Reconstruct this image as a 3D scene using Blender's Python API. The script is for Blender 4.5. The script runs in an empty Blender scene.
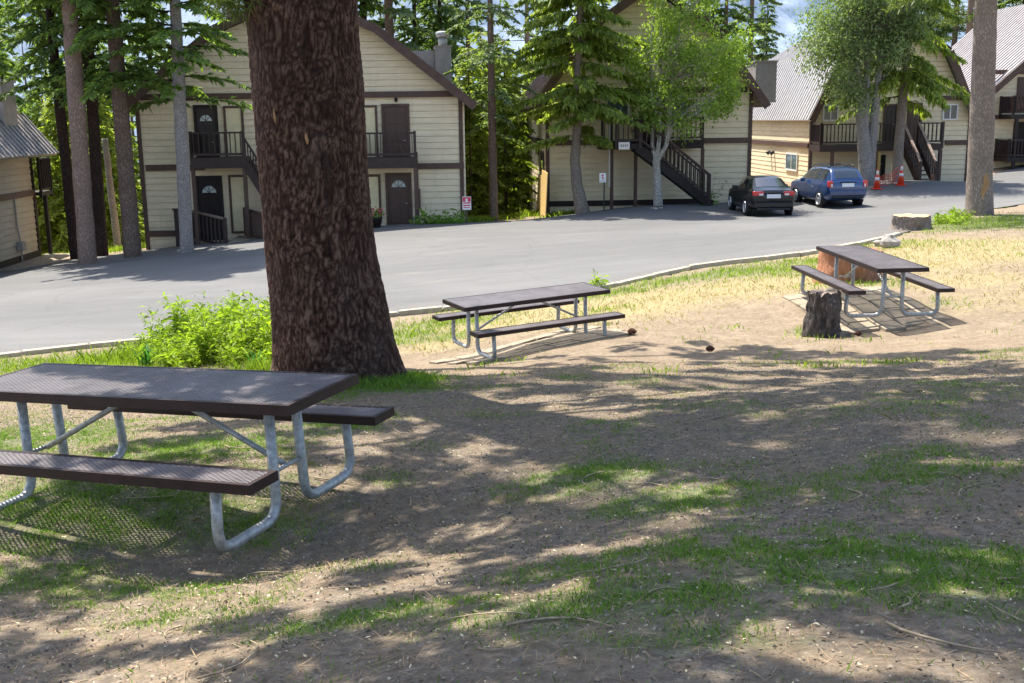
import bpy, math, random
import numpy as np
from mathutils import Vector, Matrix

rng = np.random.default_rng(7)
random.seed(7)
scene = bpy.context.scene
COL = scene.collection
rad = math.radians

# ------------------------------------------------------------------ camera numbers
FPX = 1080.0
PITCH = math.atan(221.5 / FPX)
ROLL = 0.013
CAMZ = 4.0
_F = np.array([0, math.cos(PITCH), -math.sin(PITCH)])
_R0 = np.array([1.0, 0, 0]); _U0 = np.array([0, math.sin(PITCH), math.cos(PITCH)])
_R = _R0 * math.cos(ROLL) - _U0 * math.sin(ROLL)
_U = _R0 * math.sin(ROLL) + _U0 * math.cos(ROLL)
CAM = np.array([0, 0, CAMZ])

def ray(u, v):
    return _F * FPX + _R * (u - 512) + _U * (341.5 - v)

def gp(u, v, d):
    r = ray(u, v)
    return CAM + r * (d / r[1])

# ------------------------------------------------------------------ noise
def _hash(ix, iy, iz):
    h = (ix.astype(np.int64) * 374761393 + iy.astype(np.int64) * 668265263 + iz.astype(np.int64) * 2147483647 + 1013904223)
    h = (h ^ (h >> 13)) * 1274126177
    h = h & 0xffffffff
    h = (h ^ (h >> 16)) & 0xffffff
    return h / float(0xffffff)

def vnoise(p):
    p = np.asarray(p, float)
    i = np.floor(p).astype(np.int64); f = p - i
    f = f * f * (3 - 2 * f)
    x, y, z = i[:, 0], i[:, 1], i[:, 2]
    r = 0
    for dx in (0, 1):
        for dy in (0, 1):
            for dz in (0, 1):
                w = (f[:, 0] if dx else 1 - f[:, 0]) * (f[:, 1] if dy else 1 - f[:, 1]) * (f[:, 2] if dz else 1 - f[:, 2])
                r = r + w * _hash(x + dx, y + dy, z + dz)
    return r

def n2(x, y, s, seed=0):
    x = np.asarray(x, float).ravel(); y = np.asarray(y, float).ravel()
    return vnoise(np.stack([x * s, y * s, np.full(x.shape, seed * 7.31 + .5)], 1))

def fbm2(x, y, s, seed=0, o=4):
    r = 0; a = .5; t = 0
    for k in range(o):
        r = r + a * n2(x, y, s * 2 ** k, seed + k); t += a; a *= .5
    return r / t

def sstep(a, b, x):
    t = np.clip((np.asarray(x, float) - a) / (b - a), 0, 1)
    return t * t * (3 - 2 * t)

# ------------------------------------------------------------------ terrain
_anch = [gp(*a) for a in [(512, 683, 2.9), (200, 553, 5.8), (340, 388, 11.3), (500, 355, 16), (880, 317, 16), (20, 352, 19), (600, 288, 22.5),
                          (825, 336, 15.2), (910, 230, 30), (978, 215, 33), (400, 225, 44), (145, 250, 44), (20, 265, 44), (547, 218, 48),
                          (740, 205, 48), (580, 214, 46.2), (657, 206, 46.5), (865, 185, 52), (903, 181, 53), (490, 222, 45.5), (865, 207, 45), (760, 217, 41), (968, 182, 57), (1024, 165, 62)]]
_anch += [np.array(a, float) for a in [(-2.16, 6.36, 1.70), (.25, 15.94, .67), (5.47, 16.42, 1.12), (0, 0, 2.45), (-5, 1, 2.15), (5, 1, 2.6), (0, -9, 3.2),
          (-10, -8, 2.4), (10, -8, 3.5), (5.5, 8, 1.95), (-6.5, 8, 1.35), (9, 16, 1.25), (14, 25, 1.15), (-40, 42, -3.0), (-40, 15, -.9), (-20, 15, -.1), (42, 42, 1.9),
          (45, 70, 2.2), (-25, 64, -2.0), (0, 66, -.4), (22, 74, .8), (35, 12, 2.4), (60, 20, 3), (-60, 30, -3.6), (-60, -20, 1), (60, -20, 5)]]
_A = np.array(_anch)
def _phi(r2):
    return np.where(r2 > 1e-12, .5 * r2 * np.log(np.maximum(r2, 1e-12)), 0)
_n = len(_A)
_K = _phi(((_A[:, None, :2] - _A[None, :, :2]) ** 2).sum(-1)) + np.eye(_n) * .15
_P = np.concatenate([np.ones((_n, 1)), _A[:, :2]], 1)
_M = np.block([[_K, _P], [_P.T, np.zeros((3, 3))]])
_W = np.linalg.solve(_M, np.concatenate([_A[:, 2], np.zeros(3)]))

def H(x, y):
    """smooth height of the ground"""
    x = np.atleast_1d(np.asarray(x, float)); y = np.atleast_1d(np.asarray(y, float))
    sh = x.shape; x = x.ravel(); y = y.ravel()
    cx = np.clip(x, -60, 60); cy = np.clip(y, -20, 75)
    out = np.empty(len(x))
    for s in range(0, len(x), 20000):
        a = cx[s:s + 20000]; b = cy[s:s + 20000]
        k = _phi((a[:, None] - _A[None, :, 0]) ** 2 + (b[:, None] - _A[None, :, 1]) ** 2)
        out[s:s + 20000] = k @ _W[:_n] + _W[_n] + _W[_n + 1] * a + _W[_n + 2] * b
    yd = np.interp(x, [-70, -22, -14, -4, -1.5, 2, 11, 14, 26, 40], [46, 45.5, 45, 46, 47.5, 52, 54, 64, 70, 74])
    out = out - 13 * sstep(0, 34, y - yd) - .02 * np.maximum(y - yd - 30, 0)
    return out.reshape(sh)

def relief(x, y):
    x = np.atleast_1d(np.asarray(x, float)); y = np.atleast_1d(np.asarray(y, float)); sh = x.shape
    r = ((fbm2(x, y, 1.1, 1, 3) - .5) * .1 + (fbm2(x, y, 2.4, 5, 2) - .5) * .03).reshape(sh) * np.exp(-np.maximum(y - 22, 0) / 10)
    return r + .12 * np.exp(-((x + 1.75) ** 2 + (y - 11.3) ** 2) / .9)

def GZ(x, y):
    return H(x, y) + relief(x, y)

def h1(x, y):
    return float(H(x, y)[0])

def at(u, v, d=None):
    """point where the view ray meets the ground (or the ground under the ray at distance d)"""
    if d is not None:
        p = gp(u, v, d); p[2] = h1(p[0], p[1]); return p
    r = ray(u, v); r = r / r[1]
    lo = 2.0
    ys = np.arange(2, 90, .25)
    z = CAMZ + r[2] * ys - H(r[0] * ys, ys)
    k = int(np.argmax(z < 0))
    a, b = ys[k - 1], ys[k]
    for _ in range(25):
        m = .5 * (a + b)
        if CAMZ + r[2] * m - h1(r[0] * m, m) < 0: b = m
        else: a = m
    return np.array([r[0] * b, b, CAMZ + r[2] * b])

# ------------------------------------------------------------------ mesh helpers
def link(o, parent=None):
    COL.objects.link(o)
    if parent is not None: o.parent = parent
    return o

def tag(o, label=None, cat=None, group=None, kind=None):
    if label: o['label'] = label
    if cat: o['category'] = cat
    if group: o['group'] = group
    if kind: o['kind'] = kind
    return o

def thing(name, label, cat, loc=(0, 0, 0), rotz=0.0, group=None):
    o = bpy.data.objects.new(name, None); o.empty_display_size = .2
    o.location = loc; o.rotation_euler = (0, 0, rotz)
    COL.objects.link(o)
    return tag(o, label, cat, group)

class MB:
    def __init__(s): s.V = []; s.F = []; s.M = []; s.n = 0
    def add(s, V, F, mi=0):
        V = np.asarray(V, float); s.V.append(V)
        for f in F: s.F.append(tuple(int(i) + s.n for i in f)); s.M.append(mi)
        s.n += len(V); return s
    def box(s, x0, y0, z0, x1, y1, z1, mi=0):
        x0, x1 = min(x0, x1), max(x0, x1); y0, y1 = min(y0, y1), max(y0, y1); z0, z1 = min(z0, z1), max(z0, z1)
        V = [(x0, y0, z0), (x1, y0, z0), (x1, y1, z0), (x0, y1, z0), (x0, y0, z1), (x1, y0, z1), (x1, y1, z1), (x0, y1, z1)]
        return s.add(V, [(0, 3, 2, 1), (4, 5, 6, 7), (0, 1, 5, 4), (1, 2, 6, 5), (2, 3, 7, 6), (3, 0, 4, 7)], mi)
    def bar(s, p, q, w, t, up=(0, 0, 1), mi=0):
        """box beam from p to q, w wide sideways, t thick along up"""
        p = np.array(p, float); q = np.array(q, float); d = q - p; d /= np.linalg.norm(d)
        side = np.cross(d, up); side /= np.linalg.norm(side); u = np.cross(side, d)
        V = []
        for c in (p, q):
            for a, b in ((-1, -1), (1, -1), (1, 1), (-1, 1)):
                V.append(c + side * a * w / 2 + u * b * t / 2)
        return s.add(V, [(3, 2, 1, 0), (4, 5, 6, 7), (0, 1, 5, 4), (1, 2, 6, 5), (2, 3, 7, 6), (3, 0, 4, 7)], mi)
    def tube(s, pts, rads, seg=8, mi=0, cap=True):
        pts = np.asarray(pts, float); n = len(pts)
        rads = np.full(n, rads) if np.isscalar(rads) else np.asarray(rads)
        T = np.gradient(pts, axis=0); T /= np.linalg.norm(T, axis=1)[:, None] + 1e-12
        ref = np.array([0, 0, 1.0]) if abs(T[0][2]) < .9 else np.array([1.0, 0, 0])
        N = np.cross(T[0], ref); N /= np.linalg.norm(N)
        V = []
        a = np.linspace(0, 2 * np.pi, seg, endpoint=False)
        for i in range(n):
            N = N - T[i] * (N @ T[i]); N /= np.linalg.norm(N); B = np.cross(T[i], N)
            V.append(pts[i] + rads[i] * (np.cos(a)[:, None] * N + np.sin(a)[:, None] * B))
        V = np.concatenate(V)
        F = [(i * seg + j, i * seg + (j + 1) % seg, (i + 1) * seg + (j + 1) % seg, (i + 1) * seg + j) for i in range(n - 1) for j in range(seg)]
        if cap: F += [tuple(range(seg - 1, -1, -1)), tuple((n - 1) * seg + j for j in range(seg))]
        return s.add(V, F, mi)
    def prism(s, poly, y0, y1, mi=0):
        """polygon in x,z pushed from y0 to y1"""
        n = len(poly)
        V = [(x, y0, z) for x, z in poly] + [(x, y1, z) for x, z in poly]
        F = [tuple(range(n)), tuple(range(2 * n - 1, n - 1, -1))] + [(i, i + n, (i + 1) % n + n, (i + 1) % n) for i in range(n)]
        return s.add(V, F, mi)
    def build(s, name, mats, parent=None, smooth=False, loc=None, bevel=0):
        me = bpy.data.meshes.new(name)
        V = np.concatenate(s.V)
        me.from_pydata(V.tolist(), [], s.F)
        mats = mats if isinstance(mats, (list, tuple)) else [mats]
        for m in mats: me.materials.append(m)
        if len(mats) > 1: me.polygons.foreach_set('material_index', s.M)
        if smooth: me.polygons.foreach_set('use_smooth', [True] * len(me.polygons))
        me.update()
        o = bpy.data.objects.new(name, me)
        if loc is not None: o.location = loc
        link(o, parent)
        if bevel:
            b = o.modifiers.new('Bevel', 'BEVEL'); b.width = bevel; b.segments = 2; b.limit_method = 'ANGLE'
        return o

def quads_obj(name, V, mat, parent=None, loc=None, k=4):
    """fast mesh of separate k-gons; V is (n,k,3)"""
    V = np.asarray(V, np.float32); n = len(V)
    me = bpy.data.meshes.new(name)
    me.vertices.add(n * k); me.vertices.foreach_set('co', V.reshape(-1))
    me.loops.add(n * k); me.loops.foreach_set('vertex_index', np.arange(n * k, dtype=np.int32))
    me.polygons.add(n); me.polygons.foreach_set('loop_start', np.arange(0, n * k, k, dtype=np.int32))
    try: me.polygons.foreach_set('loop_total', np.full(n, k, dtype=np.int32))
    except Exception: pass
    me.materials.append(mat); me.update(calc_edges=True)
    o = bpy.data.objects.new(name, me)
    if loc is not None: o.location = loc
    return link(o, parent)

def grid_obj(name, X, Y, Z, mat, parent=None, smooth=True, attrs=None):
    r, c = X.shape
    V = np.stack([X, Y, Z], -1).reshape(-1, 3).astype(np.float32)
    i = np.arange(r * c).reshape(r, c)
    Q = np.stack([i[:-1, :-1], i[:-1, 1:], i[1:, 1:], i[1:, :-1]], -1).reshape(-1, 4).astype(np.int32)
    me = bpy.data.meshes.new(name); n = len(Q)
    me.vertices.add(len(V)); me.vertices.foreach_set('co', V.reshape(-1))
    me.loops.add(n * 4); me.loops.foreach_set('vertex_index', Q.reshape(-1))
    me.polygons.add(n); me.polygons.foreach_set('loop_start', np.arange(0, n * 4, 4, dtype=np.int32))
    try: me.polygons.foreach_set('loop_total', np.full(n, 4, dtype=np.int32))
    except Exception: pass
    if smooth: me.polygons.foreach_set('use_smooth', np.ones(n, dtype=bool))
    me.materials.append(mat); me.update(calc_edges=True)
    for k, a in (attrs or {}).items():
        at_ = me.attributes.new(k, 'FLOAT', 'POINT'); at_.data.foreach_set('value', np.asarray(a, np.float32).reshape(-1))
    o = bpy.data.objects.new(name, me)
    return link(o, parent)

def unit(a):
    return a / (np.linalg.norm(a, axis=-1, keepdims=True) + 1e-12)

def diamonds(b, d, L, W, rg, sag=0.0):
    """leaf shaped quads from base b along d"""
    n = len(b); d = unit(d)
    r = rg.normal(size=(n, 3)); s = unit(np.cross(d, r))
    L = np.broadcast_to(L, (n,))[:, None]; W = np.broadcast_to(W, (n,))[:, None]
    m = b + d * L * .5
    t = b + d * L; t[:, 2] -= np.broadcast_to(sag, (n,)) * L[:, 0]
    return np.stack([b, m + s * W / 2, t, m - s * W / 2], 1)

def flatdiamonds(b, d, L, W, rg, sag=0.0, tilt=.35):
    """like diamonds, but lying roughly flat as fir sprays do"""
    n = len(b); d = unit(d)
    up = np.array([0, 0, 1.0]) + rg.normal(size=(n, 3)) * tilt
    s = unit(np.cross(d, up))
    L = np.broadcast_to(L, (n,))[:, None]; W = np.broadcast_to(W, (n,))[:, None]
    m = b + d * L * .45
    t = b + d * L; t[:, 2] -= np.broadcast_to(sag, (n,)) * L[:, 0]
    return np.stack([b, m + s * W / 2, t, m - s * W / 2], 1)

# ------------------------------------------------------------------ materials
class NT:
    def __init__(s, name):
        s.m = bpy.data.materials.new(name); s.m.use_nodes = True
        s.t = s.m.node_tree; s.t.nodes.clear()
        s.out = s.n('ShaderNodeOutputMaterial')
    def n(s, typ, **kw):
        nd = s.t.nodes.new(typ)
        for k, v in kw.items(): setattr(nd, k, v)
        return nd
    def l(s, a, b): s.t.links.new(a, b)
    def coord(s, which='Object'): return s.n('ShaderNodeTexCoord').outputs[which]
    def mapv(s, v, scale):
        m = s.n('ShaderNodeMapping'); m.inputs['Scale'].default_value = scale; s.l(v, m.inputs['Vector']); return m.outputs[0]
    def noise(s, v, scale, detail=4, rough=.6, dist=0.0):
        k = s.n('ShaderNodeTexNoise'); k.inputs['Scale'].default_value = scale; k.inputs['Detail'].default_value = detail
        k.inputs['Roughness'].default_value = rough; k.inputs['Distortion'].default_value = dist; s.l(v, k.inputs['Vector']); return k.outputs['Fac']
    def ramp(s, fac, stops, interp='LINEAR'):
        r = s.n('ShaderNodeValToRGB'); r.color_ramp.interpolation = interp
        e = r.color_ramp.elements
        while len(e) < len(stops): e.new(.5)
        for el, (p, c) in zip(e, stops):
            el.position = p; el.color = (c[0], c[1], c[2], 1) if not np.isscalar(c) else (c, c, c, 1)
        s.l(fac, r.inputs['Fac']); return r.outputs['Color']
    def mix(s, fac, a, b, mode='MIX'):
        m = s.n('ShaderNodeMix', data_type='RGBA', blend_type=mode)
        for sock, v in ((m.inputs[0], fac), (m.inputs[6], a), (m.inputs[7], b)):
            if hasattr(v, 'is_output'): s.l(v, sock)
            elif np.isscalar(v): sock.default_value = v
            else: sock.default_value = (v[0], v[1], v[2], 1)
        return m.outputs[2]
    def math(s, op, a, b=0.0):
        m = s.n('ShaderNodeMath', operation=op)
        for sock, v in zip(m.inputs, (a, b)):
            if hasattr(v, 'is_output'): s.l(v, sock)
            else: sock.default_value = v
        return m.outputs[0]
    def attr(s, name):
        a = s.n('ShaderNodeAttribute', attribute_name=name); return a.outputs['Fac']
    def bump(s, h, strength=.5, dist=.02):
        b = s.n('ShaderNodeBump'); b.inputs['Strength'].default_value = strength; b.inputs['Distance'].default_value = dist
        s.l(h, b.inputs['Height']); return b.outputs[0]
    def bsdf(s, color, rough=.8, spec=.3, metal=0.0, normal=None, trans=0.0, coat=0.0):
        p = s.n('ShaderNodeBsdfPrincipled')
        if hasattr(color, 'is_output'): s.l(color, p.inputs['Base Color'])
        else: p.inputs['Base Color'].default_value = (*color, 1)
        if hasattr(rough, 'is_output'): s.l(rough, p.inputs['Roughness'])
        else: p.inputs['Roughness'].default_value = rough
        p.inputs['Specular IOR Level'].default_value = spec; p.inputs['Metallic'].default_value = metal
        p.inputs['Coat Weight'].default_value = coat
        if trans: p.inputs['Transmission Weight'].default_value = trans
        if normal is not None: s.l(normal, p.inputs['Normal'])
        return p.outputs[0]
    def done(s, sh): s.l(sh, s.out.inputs['Surface']); return s.m

def simple(name, col, rough=.7, spec=.3, metal=0.0, var=.25, vs=6.0, bump=.2, bs=40.0, coat=0.0, fine=(1, 1, 1), bd=.01):
    k = NT(name); c = k.mapv(k.coord(), fine)
    f = k.noise(c, vs, 5, .65)
    lo = tuple(x * (1 - var) for x in col); hi = tuple(min(1, x * (1 + var)) for x in col)
    colr = k.ramp(f, [(.3, lo), (.7, hi)])
    nm = k.bump(k.noise(c, bs, 3), bump, bd) if bump else None
    return k.done(k.bsdf(colr, rough, spec, metal, nm, coat=coat))

def leafmat(name, lo, hi, trans=.45, bright=1.0, vs=.5):
    k = NT(name)
    geo = k.n('ShaderNodeNewGeometry')
    f = k.math('ADD', k.math('MULTIPLY', geo.outputs['Random Per Island'], .6), k.math('MULTIPLY', k.noise(k.coord(), vs, 3), .5))
    c = k.ramp(f, [(.2, lo), (.85, hi)])
    d = k.bsdf(c, .55, .25)
    tr = k.n('ShaderNodeBsdfTranslucent')
    tc = k.mix(1.0, c, (1.25 * bright, 1.35 * bright, .55 * bright), 'MULTIPLY'); k.l(tc, tr.inputs['Color'])
    mx = k.n('ShaderNodeMixShader'); mx.inputs[0].default_value = trans
    k.l(d, mx.inputs[1]); k.l(tr.outputs[0], mx.inputs[2])
    return k.done(mx.outputs[0])

def barkmat(name, lo, mid, hi, sx=9.0, sz=2.2, bump=.9, bd=.03):
    k = NT(name); c = k.coord()
    def cells(f):
        m = k.mapv(c, (sx * f, sx * f, sz * f))
        nz = k.n('ShaderNodeTexNoise'); nz.inputs['Scale'].default_value = 1.7; nz.inputs['Detail'].default_value = 6; nz.inputs['Roughness'].default_value = .7
        k.l(m, nz.inputs['Vector'])
        sc = k.n('ShaderNodeVectorMath', operation='SCALE'); sc.inputs['Scale'].default_value = 1.9; k.l(nz.outputs['Color'], sc.inputs[0])
        w = k.n('ShaderNodeVectorMath', operation='ADD'); k.l(m, w.inputs[0]); k.l(sc.outputs[0], w.inputs[1])
        v = k.n('ShaderNodeTexVoronoi', feature='DISTANCE_TO_EDGE'); v.inputs['Scale'].default_value = 1.0; k.l(w.outputs[0], v.inputs['Vector'])
        return k.ramp(v.outputs['Distance'], [(0, 0.0), (.35, 1.0)])
    e = k.math('MULTIPLY', cells(1.0), k.math('ADD', .45, k.math('MULTIPLY', cells(2.3), .55)))
    fine = k.noise(k.mapv(c, (sx * 5, sx * 5, sz * 5)), 1.0, 6, .75)
    big = k.noise(c, 1.3, 5, .65)
    h = k.math('ADD', k.math('MULTIPLY', e, .55), k.math('MULTIPLY', fine, .6))
    col = k.ramp(h, [(.16, lo), (.42, mid), (.72, hi)])
    col = k.mix(k.ramp(big, [(.4, 0.0), (.7, .6)]), col, tuple(x * .6 for x in mid))
    return k.done(k.bsdf(col, .9, .15, 0, k.bump(h, bump, bd)))

M = {}
M['bark_big'] = barkmat('bark_dark_pine', (.016, .009, .008), (.075, .044, .034), (.2, .125, .095), 17, 6.5, 1.0, .06)
M['bark_red'] = barkmat('bark_reddish', (.07, .045, .036), (.28, .19, .15), (.46, .35, .29), 18, 6, .8, .02)
M['bark_dark'] = barkmat('bark_dark', (.012, .007, .006), (.05, .03, .024), (.11, .07, .055), 18, 6, .8, .02)
M['bark_brown'] = barkmat('bark_brown', (.045, .03, .024), (.18, .125, .095), (.34, .26, .21), 18, 6, .8, .02)
M['bark_grey'] = barkmat('bark_grey', (.08, .07, .062), (.27, .24, .22), (.46, .43, .4), 20, 8, .6, .015)
M['bark_tan'] = barkmat('bark_tan', (.07, .055, .045), (.25, .2, .165), (.42, .36, .3), 20, 7, .6, .015)
M['bark_stump'] = barkmat('bark_stump', (.03, .024, .02), (.15, .125, .11), (.36, .32, .29), 16, 8, 1.0, .03)
M['bark_pale'] = barkmat('bark_pale', (.1, .085, .07), (.4, .37, .32), (.62, .58, .52), 7, 9, .4, .01)
M['wood_cut'] = simple('cut_wood', (.5, .34, .2), .85, .2, var=.35, vs=14, bump=.4, bs=60)
M['wood_red'] = simple('red_heartwood', (.36, .17, .1), .9, .15, var=.4, vs=5, bump=.8, bs=14, fine=(3, 3, .6), bd=.03)
M['scar'] = simple('bare_scar_wood', (.36, .21, .1), .8, .2, var=.35, vs=10, bump=.5, bs=30, fine=(4, 4, .8))

M['fir_dark'] = leafmat('needles_dark', (.065, .105, .035), (.19, .27, .08), .52)
M['fir_mid'] = leafmat('needles_mid', (.08, .13, .035), (.25, .35, .09), .52)
M['fir_blue'] = leafmat('needles_blue', (.085, .125, .065), (.24, .31, .14), .5)
M['fir_light'] = leafmat('needles_light', (.13, .17, .03), (.38, .46, .1), .52)
M['pine'] = leafmat('needles_pine', (.05, .08, .022), (.17, .22, .065), .42)
M['aspen'] = leafmat('leaves_aspen', (.12, .2, .03), (.34, .45, .1), .52)
M['poplar'] = leafmat('leaves_poplar', (.09, .14, .055), (.27, .34, .15), .48)
M['shrub'] = leafmat('leaves_shrub', (.1, .17, .016), (.36, .48, .05), .5)
M['iris'] = leafmat('blades_iris', (.03, .12, .03), (.1, .3, .06), .45)
M['grass'] = leafmat('blades_grass', (.08, .17, .025), (.25, .39, .07), .45, vs=1.5)
M['grass_lush'] = leafmat('blades_lush', (.11, .19, .018), (.3, .4, .05), .45, vs=1.5)
M['grass_dry'] = leafmat('blades_dry', (.22, .17, .07), (.48, .4, .2), .3, vs=1.5)

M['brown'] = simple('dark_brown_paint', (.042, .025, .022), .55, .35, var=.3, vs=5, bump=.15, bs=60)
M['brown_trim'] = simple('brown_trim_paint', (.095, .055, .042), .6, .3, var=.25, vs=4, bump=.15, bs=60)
M['black_brown'] = simple('black_brown_paint', (.02, .013, .012), .6, .3, var=.3, vs=5, bump=.1)  # near-black brown for the darkest doors, decks and trim
M['grey_rail'] = simple('worn_rail_cap', (.24, .18, .15), .7, .25, var=.35, vs=8, bump=.2)
M['door_dark'] = simple('dark_door_paint', (.03, .02, .018), .45, .4, var=.15, vs=3, bump=.05)
M['door_brown'] = simple('brown_door_paint', (.075, .04, .03), .45, .4, var=.2, vs=3, bump=.08, fine=(6, 6, 1))
M['glass'] = simple('window_glass', (.09, .12, .13), .06, .7, var=.3, vs=2, bump=0)
M['glass_pale'] = simple('frosted_fanlight', (.42, .48, .48), .2, .5, var=.35, vs=9, bump=0)
M['white'] = simple('white_paint', (.72, .71, .68), .5, .4, var=.08, vs=4, bump=.05)
M['sign_white'] = simple('sign_white', (.8, .78, .76), .35, .4, var=.06, vs=4, bump=0)
M['sign_red'] = simple('sign_red', (.62, .05, .1), .4, .4, var=.1, vs=6, bump=0)
M['sign_grey'] = simple('sign_lettering_grey', (.3, .28, .28), .5, .3, var=.1, bump=0)
M['steel'] = simple('galvanised_steel', (.36, .37, .36), .5, .5, .4, var=.4, vs=30, bump=.1, bs=120)
M['vinyl'] = simple('brown_vinyl_coat', (.026, .014, .014), .45, .3, var=.35, vs=9, bump=.15, bs=160)
M['vinyl_dust_sheen'] = simple('dust_sheen_vinyl_mesh', (.19, .168, .17), .36, .5, var=.3, vs=3, bump=.1, bs=90)  # grey of dust, with the sheen of the lit sheet put into the colour
M['concrete'] = simple('pale_concrete', (.29, .24, .175), .9, .2, var=.3, vs=7, bump=.4, bs=70)
M['kerb'] = simple('worn_kerb_concrete', (.4, .36, .27), .9, .2, var=.3, vs=5, bump=.5, bs=50)
M['roof_dark'] = simple('brown_roof_metal', (.1, .075, .068), .5, .4, var=.2, vs=3, bump=.05)
M['roof_metal'] = simple('pale_roof_metal', (.5, .48, .47), .38, .5, .25, var=.15, vs=3, bump=.05)
M['roof_grey'] = simple('grey_roof_metal', (.34, .31, .3), .4, .5, .25, var=.2, vs=3, bump=.05)
M['chimney'] = simple('grey_chimney_siding', (.3, .27, .25), .7, .3, var=.15, vs=4, bump=.2)
M['plywood'] = simple('yellow_plywood', (.72, .5, .2), .7, .3, var=.2, vs=6, bump=.1, fine=(5, 5, .8))
M['red'] = simple('cone_orange_red', (.75, .06, .025), .45, .4, var=.12, bump=0)
M['cone_white'] = simple('cone_white_band', (.8, .72, .68), .4, .4, var=.08, bump=0)
M['tape'] = simple('red_barrier_net', (.6, .1, .07), .5, .3, var=.2, bump=0)
M['black'] = simple('black_rubber', (.012, .012, .013), .7, .3, var=.2, bump=.1)
M['black_plastic'] = simple('black_plastic', (.015, .015, .017), .45, .4, var=.2, bump=0)
M['rim'] = simple('alloy_rim', (.6, .6, .62), .3, .5, .7, var=.1, bump=0)
M['paint_black'] = simple('black_car_paint', (.004, .005, .008), .28, .4, 0, var=.15, bump=0, coat=.35)
M['paint_blue'] = simple('blue_car_paint', (.018, .05, .15), .22, .6, .2, var=.15, bump=0, coat=1.0)
M['car_glass'] = simple('tinted_car_glass', (.015, .025, .035), .04, .9, var=.3, vs=1.5, bump=0, coat=1.0)
M['lamp_red'] = simple('tail_lamp_red', (.55, .015, .02), .15, .6, var=.1, bump=0, coat=1.0)
M['lamp_clear'] = simple('clear_lamp', (.65, .62, .62), .12, .6, var=.1, bump=0, coat=1.0)
M['plate'] = simple('licence_plate', (.72, .72, .74), .4, .4, var=.05, bump=0)
M['rock'] = simple('grey_rock', (.34, .31, .28), .9, .2, var=.35, vs=6, bump=.7, bs=20)
M['cone_scale'] = simple('pine_cone_brown', (.13, .06, .04), .8, .2, var=.4, vs=30, bump=.6, bs=60)
M['chip'] = leafmat('litter_chips', (.22, .16, .09), (.72, .62, .42), .1)
M['twig'] = simple('dead_twig', (.36, .28, .19), .9, .15, var=.35, vs=20, bump=.3)
M['needle_litter'] = leafmat('fallen_needles', (.12, .07, .04), (.42, .29, .17), .1)
M['crumb'] = leafmat('soil_crumbs', (.09, .07, .052), (.36, .3, .22), .0)
M['flower_pot'] = simple('clay_pot', (.3, .09, .06), .7, .3, var=.2, bump=.1)
M['snag'] = simple('weathered_snag', (.33, .31, .29), .9, .2, var=.35, vs=5, bump=.6, bs=12, fine=(4, 4, .5))

def siding_mat(name, col):
    k = NT(name); c = k.coord()
    sp = k.n('ShaderNodeSeparateXYZ'); k.l(c, sp.inputs[0])
    row = k.math('FLOOR', k.math('DIVIDE', sp.outputs[2], .25))
    wn = k.n('ShaderNodeTexWhiteNoise', noise_dimensions='1D'); k.l(row, wn.inputs['W'])
    f = k.noise(k.mapv(c, (1, 1, 6)), 1.2, 5, .7)
    base = k.ramp(f, [(.25, tuple(x * .82 for x in col)), (.75, tuple(min(1, x * 1.12) for x in col))])
    base = k.mix(k.math('MULTIPLY', wn.outputs['Value'], .2), base, tuple(x * .6 for x in col))
    st = k.ramp(k.noise(k.mapv(c, (5, 5, .5)), 1.0, 4), [(.55, 0.0), (.8, 1.0)])
    base = k.mix(k.math('MULTIPLY', st, .35), base, tuple(x * .55 for x in col))
    nm = k.bump(k.noise(k.mapv(c, (4, 4, 40)), 1.0, 3), .15, .01)
    return k.done(k.bsdf(base, .7, .25, 0, nm))
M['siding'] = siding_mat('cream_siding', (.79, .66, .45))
M['siding_shaded'] = siding_mat('shaded_cream_siding', (.5, .43, .33))  # cream siding darkened to put the cabin wall's shade into its colour
M['panel'] = simple('cream_panel', (.72, .62, .38), .6, .3, var=.12, vs=3, bump=.1)

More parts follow.
